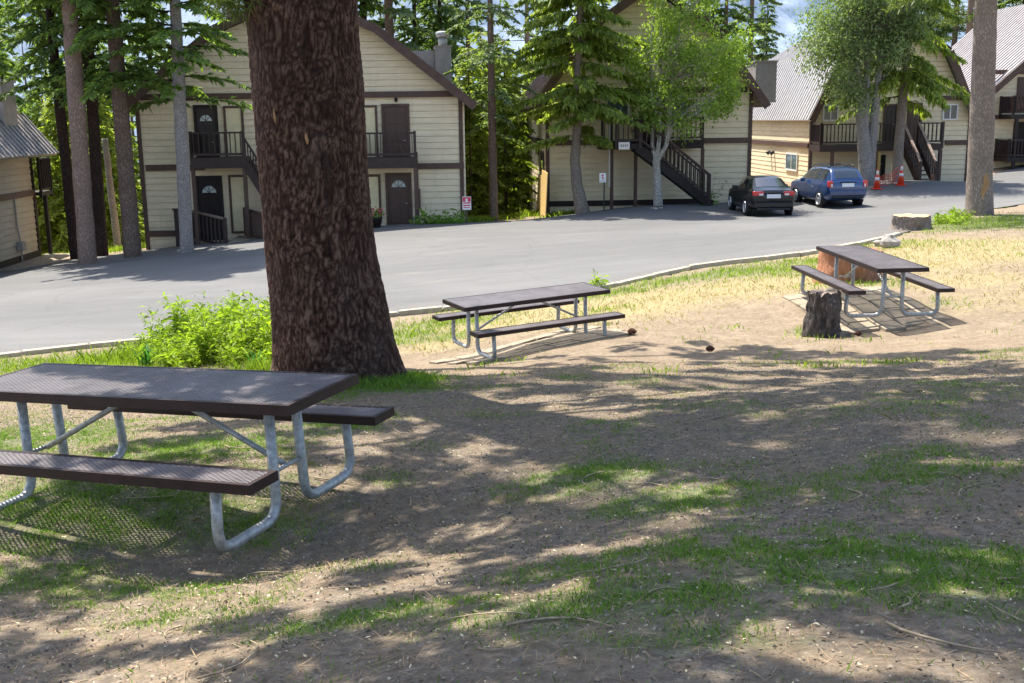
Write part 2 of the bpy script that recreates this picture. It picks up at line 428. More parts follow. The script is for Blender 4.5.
def ground_mat():
    k = NT('forest_soil'); c = k.coord()
    big = k.noise(c, .35, 5, .6); mid = k.noise(c, 2.2, 6, .7, .3); fine = k.noise(c, 16, 5, .75); vf = k.noise(c, 75, 3, .8)
    tan = k.ramp(k.math('ADD', k.math('MULTIPLY', fine, .6), k.math('MULTIPLY', mid, .4)), [(.3, (.115, .089, .062)), (.5, (.235, .183, .128)), (.72, (.39, .315, .225))])
    duff = k.ramp(k.math('ADD', k.math('MULTIPLY', fine, .6), k.math('MULTIPLY', vf, .4)), [(.3, (.035, .03, .025)), (.5, (.14, .118, .097)), (.72, (.38, .33, .27))])
    f1 = k.math('ADD', k.math('MULTIPLY', k.attr('duff'), .45), k.math('MULTIPLY', k.math('SUBTRACT', mid, .5), 1.3))
    f1 = k.ramp(f1, [(.3, 0.0), (.7, 1.0)])
    col = k.mix(f1, tan, duff)
    straw = k.ramp(fine, [(.3, (.2, .16, .075)), (.7, (.42, .35, .18))])
    f2 = k.ramp(k.math('ADD', k.attr('dry'), k.math('SUBTRACT', k.noise(c, 5, 5, .7), .55)), [(.25, 0.0), (.6, 1.0)])
    col = k.mix(k.math('MULTIPLY', f2, .8), col, straw)
    gcol = k.ramp(fine, [(.3, (.04, .08, .018)), (.7, (.12, .22, .045))])
    f3 = k.ramp(k.math('ADD', k.attr('grass'), k.math('SUBTRACT', k.noise(c, 7, 5, .7), .55)), [(.25, 0.0), (.7, 1.0)])
    col = k.mix(k.math('MULTIPLY', f3, .5), col, gcol)
    sp = k.ramp(k.noise(c, 48, 2, .5), [(.7, 0.0), (.76, 1.0)])
    col = k.mix(k.math('MULTIPLY', sp, .45), col, (.55, .47, .36))
    hgt = k.math('ADD', k.math('MULTIPLY', fine, .7), k.math('MULTIPLY', vf, .5))
    return k.done(k.bsdf(col, .95, .12, 0, k.bump(hgt, .75, .03)))
M['ground'] = ground_mat()

def road_mat():
    k = NT('old_asphalt'); c = k.coord()
    big = k.noise(c, .12, 5, .6, .4); mid = k.noise(k.mapv(c, (.35, 1.3, 1)), 1.0, 5, .65); fine = k.noise(c, 90, 3, .7)
    f = k.math('ADD', k.math('MULTIPLY', big, .55), k.math('MULTIPLY', mid, .45))
    col = k.ramp(f, [(.3, (.09, .089, .088)), (.5, (.132, .13, .127)), (.7, (.185, .18, .172))])
    col = k.mix(.35, col, k.ramp(fine, [(.3, (.07, .07, .07)), (.7, (.24, .24, .235))]))
    v = k.n('ShaderNodeTexVoronoi', feature='DISTANCE_TO_EDGE'); v.inputs['Scale'].default_value = .22
    wv = k.n('ShaderNodeVectorMath', operation='ADD'); nz = k.n('ShaderNodeTexNoise'); nz.inputs['Scale'].default_value = .8; nz.inputs['Detail'].default_value = 5
    k.l(c, nz.inputs['Vector']); k.l(c, wv.inputs[0]); k.l(nz.outputs['Color'], wv.inputs[1]); k.l(wv.outputs[0], v.inputs['Vector'])
    cr = k.ramp(v.outputs['Distance'], [(0, 1.0), (.012, 0.0)])
    col = k.mix(k.math('MULTIPLY', cr, .22), col, (.07, .07, .07))
    dirt = k.ramp(k.noise(k.mapv(c, (.25, .8, 1)), 1.0, 6, .7), [(.58, 0.0), (.72, 1.0)])
    col = k.mix(k.math('MULTIPLY', dirt, .3), col, (.26, .235, .19))
    stain = k.ramp(k.noise(c, .55, 5, .6), [(.62, 0.0), (.74, 1.0)])
    col = k.mix(k.math('MULTIPLY', stain, .35), col, (.075, .074, .072))
    patch = k.ramp(k.noise(k.mapv(c, (.06, .16, 1)), 1.0, 2, .4), [(.52, 0.0), (.54, 1.0)])
    col = k.mix(k.math('MULTIPLY', patch, .22), col, (.09, .09, .09))
    return k.done(k.bsdf(col, .9, .2, 0, k.bump(fine, .3, .01)))
M['road'] = road_mat()

# ------------------------------------------------------------------ road edges
_near_px = [(-120, 372), (0, 358), (60, 350), (140, 343), (272, 327), (400, 315), (500, 304), (560, 296), (600, 289.5), (640, 280), (700, 267), (770, 259.5), (816, 253.5),
            (866, 244), (905, 233), (945, 221), (975, 211), (1024, 204), (1100, 196)]
_near = np.array([at(*p) for p in _near_px])
def yn(x):
    x = np.asarray(x, float)
    y = np.interp(x, _near[:, 0], _near[:, 1])
    y = np.where(x > _near[-1, 0], _near[-1, 1] + .62 * (x - _near[-1, 0]), y)
    return np.where(x < _near[0, 0], _near[0, 1] + .1 * (x - _near[0, 0]), y)
def yf(x):
    return np.interp(x, [-70, -22, -16, -13, -11.5, -2, 0, 2.0, 3, 8, 10.5, 14, 15.5, 25, 30, 70], [43, 43.2, 43.0, 43.3, 43.9, 44.0, 45.2, 46.0, 47.0, 48.5, 49.6, 50.5, 57, 58, 63, 80])

# world ellipses of cover: pixel centre, world radii, strength
def ell(lst):
    return [(at(u, v)[:2], rx, ry, s) for u, v, rx, ry, s in lst]
GRASS = ell([(590, 475, .55, .5, 1.2), (665, 500, .5, .35, 1.2), (890, 565, .75, .55, 1.15), (930, 590, .4, .3, 1), (610, 605, .75, .35, .9), (360, 618, .5, .25, .95),
             (470, 600, .25, .2, .7), (690, 640, .5, .2, .7), (100, 500, 1.3, .9, 1.0), (30, 440, 1.1, 1.0, 1.0), (180, 450, 1.0, .7, .85), (230, 520, .6, .5, .8), (50, 580, .6, .3, .8), (130, 590, .6, .25, .75), (380, 392, .75, .6, 1.2), (330, 425, .6, .5, .6), (240, 480, .5, .4, .7), (270, 540, .3, .2, .6), (200, 590, .4, .2, .35), (90, 570, .5, .25, .6), (160, 620, .5, .2, .6), (40, 520, .5, .35, .7), (300, 640, .4, .15, .6), (150, 540, .4, .3, .6), (560, 570, .5, .3, .6), (730, 560, .6, .4, .6),
             (985, 600, .3, .3, .7), (950, 480, .6, .5, .5), (430, 445, .4, .4, .5), (800, 560, .6, .4, .6), (760, 610, .4, .2, .5), (390, 480, .3, .3, .5), (120, 620, .4, .1, .3), (860, 460, .5, .4, .35), (540, 640, .3, .15, .5)])
LUSH = ell([(200, 352, 2.6, 1.2, 1.0), (60, 365, 3.2, 1.4, .9), (260, 340, 1.6, 2.2, 1.0), (410, 334, .9, 1.6, .9), (460, 322, 1.6, 1.0, .9), (640, 288, 2.0, 1.2, .55), (740, 272, 1.8, 1.6, .9), (790, 272, 1.2, 1.4, .8),
            (500, 309, 1.6, .7, .9), (560, 301, 1.6, .7, .8), (610, 293, 1.6, .8, .8), (690, 277, 1.6, .9, .9), (820, 262, 1.5, 1.2, .8), (450, 336, .8, .7, .8), (600, 312, .8, .6, .5), (945, 222, 2.0, 1.6, 1.1), (1005, 222, 3.2, 2.4, 1.1), (880, 245, 2.0, 1.5, .5), (848, 327, .35, .4, 1.1), (803, 330, .25, .3, .7), (940, 303, .5, .5, .6), (868, 284, 1.2, 1.0, .6), (590, 330, .5, .5, .25), (850, 290, .8, .8, .5)])
DRY = ell([(620, 305, 3.0, 2.6, .9), (520, 318, 3, 2, .8), (760, 285, 3.0, 2.5, .8), (930, 250, 4.0, 4.0, .95), (1000, 250, 4, 4, .9), (440, 345, 1.2, 1.5, .6), (880, 265, 3, 3, .8), (80, 372, 4, 1.2, .5), (1010, 300, 3, 2, .45), (960, 280, 3, 2, .6), (250, 380, 3, 2, .45)])
def cover(lst, x, y):
    x = np.asarray(x); y = np.asarray(y); r = np.zeros(x.shape)
    for c, rx, ry, s in lst:
        q = ((x - c[0]) / rx) ** 2 + ((y - c[1]) / ry) ** 2
        r = np.maximum(r, s * np.exp(-q * 1.25))
    return r
def offroad(x, y):
    return ((y < yn(x) - .12) | (y > yf(x) + .2))

# ------------------------------------------------------------------ ground
def build_ground():
    xs = np.concatenate([-np.geomspace(160, 13, 46)[:-1], np.arange(-13, 15, .125), np.geomspace(15, 170, 46)])
    ys = np.concatenate([-np.geomspace(60, 1.2, 16)[:-1], np.arange(-1, 20.5, .125), np.arange(20.7, 70, .45), np.geomspace(70.5, 900, 60)])
    X, Y = np.meshgrid(xs, ys)
    Z = H(X, Y)
    off = offroad(X, Y) & (np.abs(Y - yn(X)) > .3)
    Z = Z + relief(X, Y) * off
    gr = cover(GRASS, X, Y); lu = cover(LUSH, X, Y)
    inr = (Y > yn(X) + .1) & (Y < yf(X) - .1)
    Z = Z - .16 * inr
    duff = np.clip(1.15 - sstep(9.5, 15.5, Y + .25 * X * (X > 3) + .0 * X) - .25 * sstep(3.5, 9, X), 0, 1)
    duff = np.where(Y > 46, .5, duff)
    dry = cover(DRY, X, Y)
    grs = np.clip(gr + .9 * lu, 0, 1.2)
    far = sstep(60, 90, Y)
    grs = np.maximum(grs, .35 * far)
    o = grid_obj('ground', X, Y, Z, M['ground'], attrs={'grass': grs, 'dry': dry, 'duff': duff})
    return tag(o, kind='structure')
build_ground()

def build_road():
    xs = np.arange(-70, 70.1, .4)
    t = np.linspace(0, 1, 90)
    X = np.broadcast_to(xs, (90, len(xs))); a = yn(xs); b = np.maximum(yf(xs), a + .5)
    edge = (fbm2(xs, xs * 0, .6, 3) - .5) * .5
    Y = a + .02 + t[:, None] * (b + edge - a)
    Z = H(X, Y) + .02 + (fbm2(X, Y, .25, 9, 3).reshape(X.shape) - .5) * .06
    o = grid_obj('road', np.array(X), Y, Z, M['road'])
    tag(o, kind='structure')
build_road()

def build_kerb():
    mb = MB()
    xs = np.arange(-14, 10.6, .9)
    for i in range(len(xs) - 1):
        x0, x1 = xs[i] + .012, xs[i + 1] - .012
        y0, y1 = float(yn(x0)), float(yn(x1))
        j = (rng.random() - .5) * .05
        hh = .05 + rng.random() * .03
        p = np.array([x0, y0 - .07 + j, h1(x0, y0) + hh / 2 - .02]); q = np.array([x1, y1 - .07 + j, h1(x1, y1) + hh / 2 - .02])
        mb.bar(p, q, .15, hh + .1)
    tag(mb.build('kerb', M['kerb'], bevel=.02), kind='structure')
build_kerb()

# ------------------------------------------------------------------ far ridge
def build_ridge():
    a = np.linspace(rad(-38), rad(38), 220); r = np.linspace(1300, 2500, 60)
    A, Rr = np.meshgrid(a, r)
    X = np.sin(A) * Rr; Y = np.cos(A) * Rr
    t = (Rr - 1300) / 1200
    hgt = 620 * t ** 1.1 * (.2 + .9 * fbm2(X, Y, 1 / 420, 3, 6).reshape(X.shape)) - 60
    k = NT('haze_blue_granite_ridge'); c = k.coord()
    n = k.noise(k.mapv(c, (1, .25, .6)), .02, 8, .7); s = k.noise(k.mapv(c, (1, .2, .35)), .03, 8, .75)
    col = k.mix(k.ramp(n, [(.4, 0.0), (.6, 1.0)]), (.09, .14, .2), (.23, .28, .36))  # blue of the distant haze is mixed into the rock colour
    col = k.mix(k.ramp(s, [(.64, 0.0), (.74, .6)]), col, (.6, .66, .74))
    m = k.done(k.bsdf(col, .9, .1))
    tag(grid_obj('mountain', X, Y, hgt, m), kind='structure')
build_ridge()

# ------------------------------------------------------------------ picnic tables
def fillet(pts, r, n=6):
    """round the inner corners of a polyline"""
    pts = [np.array(p, float) for p in pts]; out = [pts[0]]
    for a, b, c in zip(pts, pts[1:], pts[2:]):
        u = unit(a - b); w = unit(c - b)
        for t in np.linspace(0, 1, n + 1):
            p0 = b + u * r; p2 = b + w * r
            out.append((1 - t) ** 2 * p0 + 2 * t * (1 - t) * b + t * t * p2)
    out.append(pts[-1]); return np.array(out)

def lattice(mb, x0, y0, x1, y1, z, pitch, w, th, ang):
    for k, sgn in enumerate((1, -1)):
        d = np.array([math.cos(ang), sgn * math.sin(ang)]); n = np.array([-d[1], d[0]])
        cs = np.array([(x0, y0), (x1, y0), (x1, y1), (x0, y1)]) @ n
        for off in np.arange(cs.min() + pitch / 2, cs.max(), pitch):
            p0 = n * off; ts = []
            lo, hi = -1e9, 1e9
            for ax, (a, b) in enumerate(((x0, x1), (y0, y1))):
                if abs(d[ax]) < 1e-9: continue
                t1, t2 = (a - p0[ax]) / d[ax], (b - p0[ax]) / d[ax]
                lo = max(lo, min(t1, t2)); hi = min(hi, max(t1, t2))
            if hi - lo < .02: continue
            a = p0 + d * lo; b = p0 + d * hi
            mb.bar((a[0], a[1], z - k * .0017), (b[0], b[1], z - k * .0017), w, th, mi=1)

def slab_bm(cx, cy, L, W, z, rim):
    """perforated plank: rim all round and an expanded metal sheet between"""
    mb = MB(); t = .012
    x0, x1, y0, y1 = cx - L / 2, cx + L / 2, cy - W / 2, cy + W / 2
    mb.box(x0, y0, z - rim, x1, y0 + t, z); mb.box(x0, y1 - t, z - rim, x1, y1, z)
    mb.box(x0, y0 + t, z - rim, x0 + t, y1 - t, z); mb.box(x1 - t, y0 + t, z - rim, x1, y1 - t, z)
    # folded flange on top, 3 cm
    f = .03
    mb.box(x0 + .001, y0 + .001, z + .0005, x1 - .001, y0 + f, z + .004); mb.box(x0 + .001, y1 - f, z + .0005, x1 - .001, y1 - .001, z + .004)
    mb.box(x0 + .001, y0 + f, z + .0005, x0 + f, y1 - f, z + .004); mb.box(x1 - f, y0 + f, z + .0005, x1 - .001, y1 - f, z + .004)
    lattice(mb, x0 + f - .004, y0 + f - .004, x1 - f + .004, y1 - f + .004, z, .0235, .0105, .005, rad(33))
    return mb

TABLE = {}
def picnic_table(label, Mrows, loc, group):
    root = thing('picnic_table', label, 'picnic table', group=group)
    m = Matrix([list(r) for r in Mrows]).to_4x4(); m.translation = loc
    root.matrix_world = m
    L = 2.44
    def put(key, name, fn, mat, bevel=0, smooth=False):
        if key in TABLE:
            o = bpy.data.objects.new(name, TABLE[key].data); link(o, root)
            for md in TABLE[key].modifiers:
                b = o.modifiers.new('Bevel', 'BEVEL'); b.width = md.width; b.segments = 2; b.limit_method = 'ANGLE'
        else:
            o = fn().build(name, mat, root, smooth=smooth); TABLE[key] = o
        return o
    put('top', 'tabletop', lambda: slab_bm(0, 0, L, .76, .76, .055), [M['vinyl'], M['vinyl_dust_sheen']])
    for sy in (-1, 1):
        put('bench%d' % sy, 'bench', lambda: slab_bm(0, sy * .655, L, .255, .45, .05), [M['vinyl'], M['vinyl_dust_sheen']])
    for sx in (-1, 1):
        for sy in (-1, 1):
            def leg():
                x = sx * .92; mb = MB()
                pts = fillet([(x, sy * .135, .715), (x, sy * .15, .032), (x, sy * .70, .032), (x, sy * .672, .405)], .13)
                mb.tube(pts, .0302, 14)
                mb.box(x - .03, sy * .135 - .09, .704, x + .03, sy * .135 + .09, .7105)
                mb.box(x - .03, sy * .66 - .1, .395, x + .03, sy * .66 + .1, .4005)
                return mb
            put('leg%d%d' % (sx, sy), 'leg', leg, M['steel'], smooth=True)
        def tie():
            mb = MB(); x = sx * .92
            mb.tube([(x, -.135, .30), (x, .135, .30)], .014, 8); return mb
        put('tie%d' % sx, 'cross_tie', tie, M['steel'], smooth=True)
        def brace():
            mb = MB()
            mb.tube([(sx * .90, 0, .30), (sx * .55, 0, .475), (sx * .09, 0, .70)], .0175, 10); mb.box(sx * .05 - .06, -.03, .698, sx * .05 + .06, .03, .703)
            return mb
        put('brace%d' % sx, 'brace', brace, M['steel'], smooth=True)
    for x in (-.92, 0.0, .92):
        put('beam%g' % x, 'support_beam', lambda: MB().box(x - .022, -.365, .7125, x + .022, .365, .75), M['vinyl'])
    return root

POSE = [([[0.928, 0.37, -0.043], [-0.369, 0.929, 0.009], [0.044, 0.007, 0.999]], (-2.156, 6.361, 1.711)),
        ([[0.886, -0.464, -0.009], [0.464, 0.885, -0.033], [0.023, 0.025, 0.999]], (.248, 15.938, .687)),
        ([[-0.079, -0.997, 0.001], [0.997, -0.079, -0.02], [0.02, -0.0, 1.0]], (5.467, 16.423, 1.13))]
for (R, L), lab in zip(POSE, ('long picnic table with brown perforated top in dappled shade beside the thick pine trunk',
                             'sunlit picnic table standing crosswise on pavers near the road, right of the thick trunk',
                             'sunlit picnic table seen end on, on a paver pad behind the upright bark stump')):
    picnic_table(lab, R, L, 'picnic tables on the slope')

def paving(cx, cy, Mr, L, W, seed):
    """concrete paver pad under a table, in the table's own plane"""
    r = np.random.default_rng(seed); Mr = np.array(Mr); mb = MB()
    nx, ny = int(L / .42), int(W / .3)
    for i in range(nx):
        for j in range(ny):
            if r.random() < .06: continue
            x = -L / 2 + (i + .5 + .5 * (j % 2) * .6) * L / nx; y = -W / 2 + (j + .5) * W / ny
            w, h = L / nx - .03, W / ny - .03
            z = (r.random() - .5) * .012
            c = np.array([(x - w / 2, y - h / 2, 0), (x + w / 2, y - h / 2, 0), (x + w / 2, y + h / 2, 0), (x - w / 2, y + h / 2, 0)])
            P = c @ np.array(Mr).T; P[:, 0] += cx; P[:, 1] += cy
            zz = GZ(P[:, 0], P[:, 1]).mean() * .0 + H(P[:, 0], P[:, 1]) + .03 + z
            V = np.concatenate([np.c_[P[:, :2], zz - .08], np.c_[P[:, :2], zz]])
            mb.add(V, [(0, 3, 2, 1), (4, 5, 6, 7), (0, 1, 5, 4), (1, 2, 6, 5), (2, 3, 7, 6), (3, 0, 4, 7)])
    o = mb.build('paving', M['concrete'], bevel=.008); tag(o, kind='structure')
paving(.25, 15.95, POSE[1][0], 2.6, 1.7, 1)
paving(5.42, 16.5, POSE[2][0], 2.6, 1.7, 2)

# ------------------------------------------------------------------ stumps, rocks, cones
def stump(name, label, px, w, hgt, mat, flare=.18, rough=.12, lean=(0, 0), seed=1, jag=.08, topmat='wood_cut', cat='stump'):
    p = at(*px); r = np.random.default_rng(seed); seg = 64; rings = 26
    root = thing(name, label, cat, tuple(p))
    a = np.linspace(0, 2 * np.pi, seg, endpoint=False); V = []
    z0 = -.08
    for i in range(rings):
        t = i / (rings - 1); z = z0 + (hgt - z0) * t
        rr = w / 2 * (1 + flare * (1 - t) ** 4 + .02 * (1 - t))
        P = np.stack([np.cos(a) * 2.2 + seed, np.sin(a) * 2.2, np.full(seg, z * 3)], 1)
        n = vnoise(P * 1.0) - .5; nf = vnoise(P * np.array([6, 6, 1.6])) - .5
        R = rr * (1 + n * .22 + nf * rough * 2)
        zz = z + (vnoise(P * 2.5 + 9) - .5) * jag * t ** 6
        V.append(np.stack([np.cos(a) * R + lean[0] * t, np.sin(a) * R + lean[1] * t, zz + np.zeros(seg)], 1))
    V = np.concatenate(V)
    F = [(i * seg + j, i * seg + (j + 1) % seg, (i + 1) * seg + (j + 1) % seg, (i + 1) * seg + j) for i in range(rings - 1) for j in range(seg)]
    b = MB(); b.add(V, F); b.build('bark', mat, root, smooth=True)
    top = V[-seg:]; c = top.mean(0); b = MB()
    inner = c + (top - c) * .55; inner[:, 2] += (r.random(seg) - .5) * .02
    W = np.concatenate([top, inner, [c]])
    F = [(j, (j + 1) % seg, seg + (j + 1) % seg, seg + j) for j in range(seg)] + [(seg + j, seg + (j + 1) % seg, 2 * seg) for j in range(seg)]
    b.add(W, F); b.build('cut_face', M[topmat], root)
    return root
stump('tree_stump', 'upright rough bark stump standing in front of the right picnic table', (821, 334), .43, .62, M['bark_stump'], flare=.25, rough=.26, seed=3, jag=.16, topmat='bark_tan', lean=(.02, 0))
stump('tree_stump', 'wide low stump with pale sawn top at the edge of the road', (911, 229), 1.0, .38, M['bark_tan'], flare=.2, rough=.12, seed=5, jag=.03)
stump('tree_stump', 'broad reddish barkless stump half hidden behind the right picnic table', (849, 279), 1.05, .52, M['wood_red'], flare=.1, rough=.05, seed=8, jag=.05, topmat='wood_red')

def rock(label, px, size, seed, group=None):
    p = at(*px); n = 14; m = 9; V = []
    for i in range(m + 1):
        th = np.pi * i / m
        a = np.linspace(0, 2 * np.pi, n, endpoint=False)
        V.append(np.stack([np.sin(th) * np.cos(a), np.sin(th) * np.sin(a), np.full(n, np.cos(th))], 1))
    V = np.concatenate(V)
    k = 1 + (vnoise(V * 1.3 + seed * 5.1) - .5) * .7 + (vnoise(V * 3.5 + seed) - .5) * .25
    V = V * k[:, None] * np.array(size) / 2
    F = [(i * n + j, (i + 1) * n + j, (i + 1) * n + (j + 1) % n, i * n + (j + 1) % n) for i in range(m) for j in range(n)]
    o = MB().add(V, F).build('rock', M['rock'], smooth=False, loc=tuple(p + np.array([0, 0, size[2] * .25])))
    tag(o, label, 'rock', group)
rock('largest grey rock at the dry grass edge right of the right tabletop', (890, 247), (.4, .35, .42), 1)
rock('pale rock beside the larger rock at the far side of the right tabletop', (879, 246), (.3, .25, .18), 2)
# rock('small flat rock in front of the wide low stump', (902, 243), (.22, .2, .12), 3)
# rock('flat stone among the roots of the right pine trunk', (958, 223), (.5, .4, .2), 4)

def pine_cone(label, px, s):
    p = at(*px); mb = MB(); r = np.random.default_rng(int(px[0]))
    V = []; 
    for i in range(46):
        t = i / 46; a = i * 2.4; rr = s * .42 * math.sin(math.pi * (t * .85 + .12))
        V.append((t * s - s / 2, math.cos(a) * rr, math.sin(a) * rr))
    for (x, y, z) in V:
        c = np.array([x, y * .3, z * .3]); q = np.array([x + s * .06, y, z]); d = unit(q - c)
        mb.bar(c, q, s * .22, s * .06, up=(1, .01, .02))
    tag(mb.build('pine_cone', M['cone_scale'], loc=tuple(p + np.array([0, 0, s * .4]))), label, 'pine cone')
pine_cone('dark pine cone lying alone on the bare sunlit soil', (710, 352), .11)
pine_cone('reddish pine cone on the soil past the end of the crosswise table', (632, 335), .13)
pine_cone('small dark pine cone on the soil just right of the upright stump', (858, 336), .09)

# ------------------------------------------------------------------ trees
def trunk_mb(pts, rads, seg=20, amp=.06, seed=0, flare=.25, step=.12, fine=True):
    """bumpy tapered trunk along a polyline"""
    pts = np.asarray(pts, float); s = np.concatenate([[0], np.cumsum(np.linalg.norm(np.diff(pts, axis=0), axis=1))])
    t = np.linspace(0, s[-1], max(8, int(s[-1] / step)))
    P = np.stack([np.interp(t, s, pts[:, i]) for i in range(3)], 1); Rr = np.interp(t, s, rads)
    Rr = Rr * (1 + flare * np.exp(-t / (2.2 * rads[0])))
    a = np.linspace(0, 2 * np.pi, seg, endpoint=False); n = len(t)
    A, T = np.meshgrid(a, t)
    rr = Rr[:, None] * np.ones(seg)
    q = np.stack([np.cos(A) * rr * 3 + seed * 3.3, np.sin(A) * rr * 3, T * 1.2], -1).reshape(-1, 3)
    k = (vnoise(q) - .5) * amp * 2
    if fine:
        q2 = np.stack([np.cos(A) * rr * 14 + seed, np.sin(A) * rr * 14, T * 3.2], -1).reshape(-1, 3)
        k = k + (vnoise(q2) - .5) * amp * 1.4
    rr = rr * (1 + k.reshape(n, seg))
    rr = rr * (1 + .5 * flare * np.exp(-T / (1.4 * rads[0])) * np.cos(5 * A + seed))
    V = np.stack([P[:, None, 0] + np.cos(A) * rr, P[:, None, 1] + np.sin(A) * rr, P[:, None, 2] + 0 * A], -1).reshape(-1, 3)
    F = [(i * seg + j, i * seg + (j + 1) % seg, (i + 1) * seg + (j + 1) % seg, (i + 1) * seg + j) for i in range(n - 1) for j in range(seg)]
    F.append(tuple((n - 1) * seg + j for j in range(seg)))
    return MB().add(V, F)

def conifer_parts(seed, h, cb, cr, nb, dens=9, sl=.42, sw=.13, droop=.35, rise=.1, taper=.85, trunk_xy=None, flat=True, tufts=False, inner=.12, trunk_r=.02, sag=.2):
    """limbs (MB) and needle spray quads of a conifer, trunk axis at origin"""
    r = np.random.default_rng(seed); limb = MB(); Q = []
    zs = cb + (h - cb) * np.sort(r.random(nb)) ** 1.0
    az = (np.arange(nb) * 2.399 + r.random(nb) * .9) % (2 * np.pi)
    for z, a in zip(zs, az):
        f = (z - cb) / (h - cb)
        L = cr * (1 - f) ** taper * r.uniform(.62, 1.12) + .25
        if f < .1: L *= r.uniform(.45, 1)
        d = np.array([math.cos(a), math.sin(a), 0]); sd = np.array([-d[1], d[0], 0])
        ox = np.array([0, 0, 0.]) if trunk_xy is None else np.array([*trunk_xy(z), 0])
        def pt(t): return ox + d * (L * t)[:, None] + np.array([0, 0, 1.0]) * (z + rise * L * t - droop * L * t ** 2)[:, None]
        tt = np.linspace(0, 1, 5)
        limb.tube(pt(tt), np.linspace(max(.018, L * .012), .006, 5), 4, cap=False)
        n = max(6, int(dens * L * 2.2))
        if tufts:
            t = r.uniform(.35, 1.0, n) ** .7
            b = pt(t) + sd * (r.normal(size=n) * .16 * L * t)[:, None] + r.normal(size=(n, 3)) * .1
            for _ in range(6):
                dd = unit(r.normal(size=(n, 3)) + d * .5 + np.array([0, 0, .35]))
                Q.append(diamonds(b, dd, sl * r.uniform(.6, 1.2, n), sw, r, .12))
        else:
            t = r.uniform(inner, 1.02, n)
            b = pt(t)
            sg = np.where(r.random(n) < .5, 1, -1)
            ang = r.uniform(.35, 1.35, n)
            dd = d * np.cos(ang)[:, None] + sd * (np.sin(ang) * sg)[:, None] + np.array([0, 0, 1.0]) * (rise - 2 * droop * t + r.normal(size=n) * .14)[:, None]
            ll = (sl * (1.25 - .7 * t) * r.uniform(.6, 1.35, n))
            Q.append(flatdiamonds(b, dd, ll, sw * r.uniform(.7, 1.4, n), r, sag))
            # secondary sprays further out on the side twigs
            b2 = b + unit(dd) * (ll * .6)[:, None]; d2 = unit(dd) + r.normal(size=(n, 3)) * .45 + d * .3 - np.array([0, 0, .15])
            Q.append(flatdiamonds(b2, d2, ll * .7, sw * .85, r, sag, .5))
    return limb, np.concatenate(Q)

PROTO = {}
def conifer(name, label, loc, key, leaf, bark, tr, h, group=None, lean=(0, 0), rot=0.0, scale=1.0, cat='tree', tmesh=True, **kw):
    """a conifer: trunk, branches, crown; crowns of one key share mesh data"""
    root = thing(name, label, cat, loc, rot, group); root.scale = (scale,) * 3
    if key not in PROTO:
        limb, Q = conifer_parts(h=h, **kw)
        pts = [(0, 0, -1.5), (0, 0, 0), (lean[0] * .5, lean[1] * .5, h * .5), (lean[0], lean[1], h)]
        if lean != (0, 0):
            Q = Q.copy(); Q[..., 0] += lean[0] * Q[..., 2] / h; Q[..., 1] += lean[1] * Q[..., 2] / h
            for v in limb.V: v[:, 0] += lean[0] * v[:, 2] / h; v[:, 1] += lean[1] * v[:, 2] / h
        t = trunk_mb(pts, [tr * 1.05, tr, tr * .62, .03], 16, .05, kw['seed'], .2, .35).build('trunk', bark, root, smooth=True)
        b = limb.build('branches', M['bark_dark'], root)
        c = quads_obj('crown', Q, leaf, root)
        PROTO[key] = (t, b, c)
    else:
        for p, nm in zip(PROTO[key], ('trunk', 'branches', 'crown')):
            o = bpy.data.objects.new(nm, p.data); link(o, root)
    return root

# light travels along LDIR (per metre of fall); set once for the sun and for placing limbs over the shaded ground
LDIR = np.array([.29, -.40, -1.0])

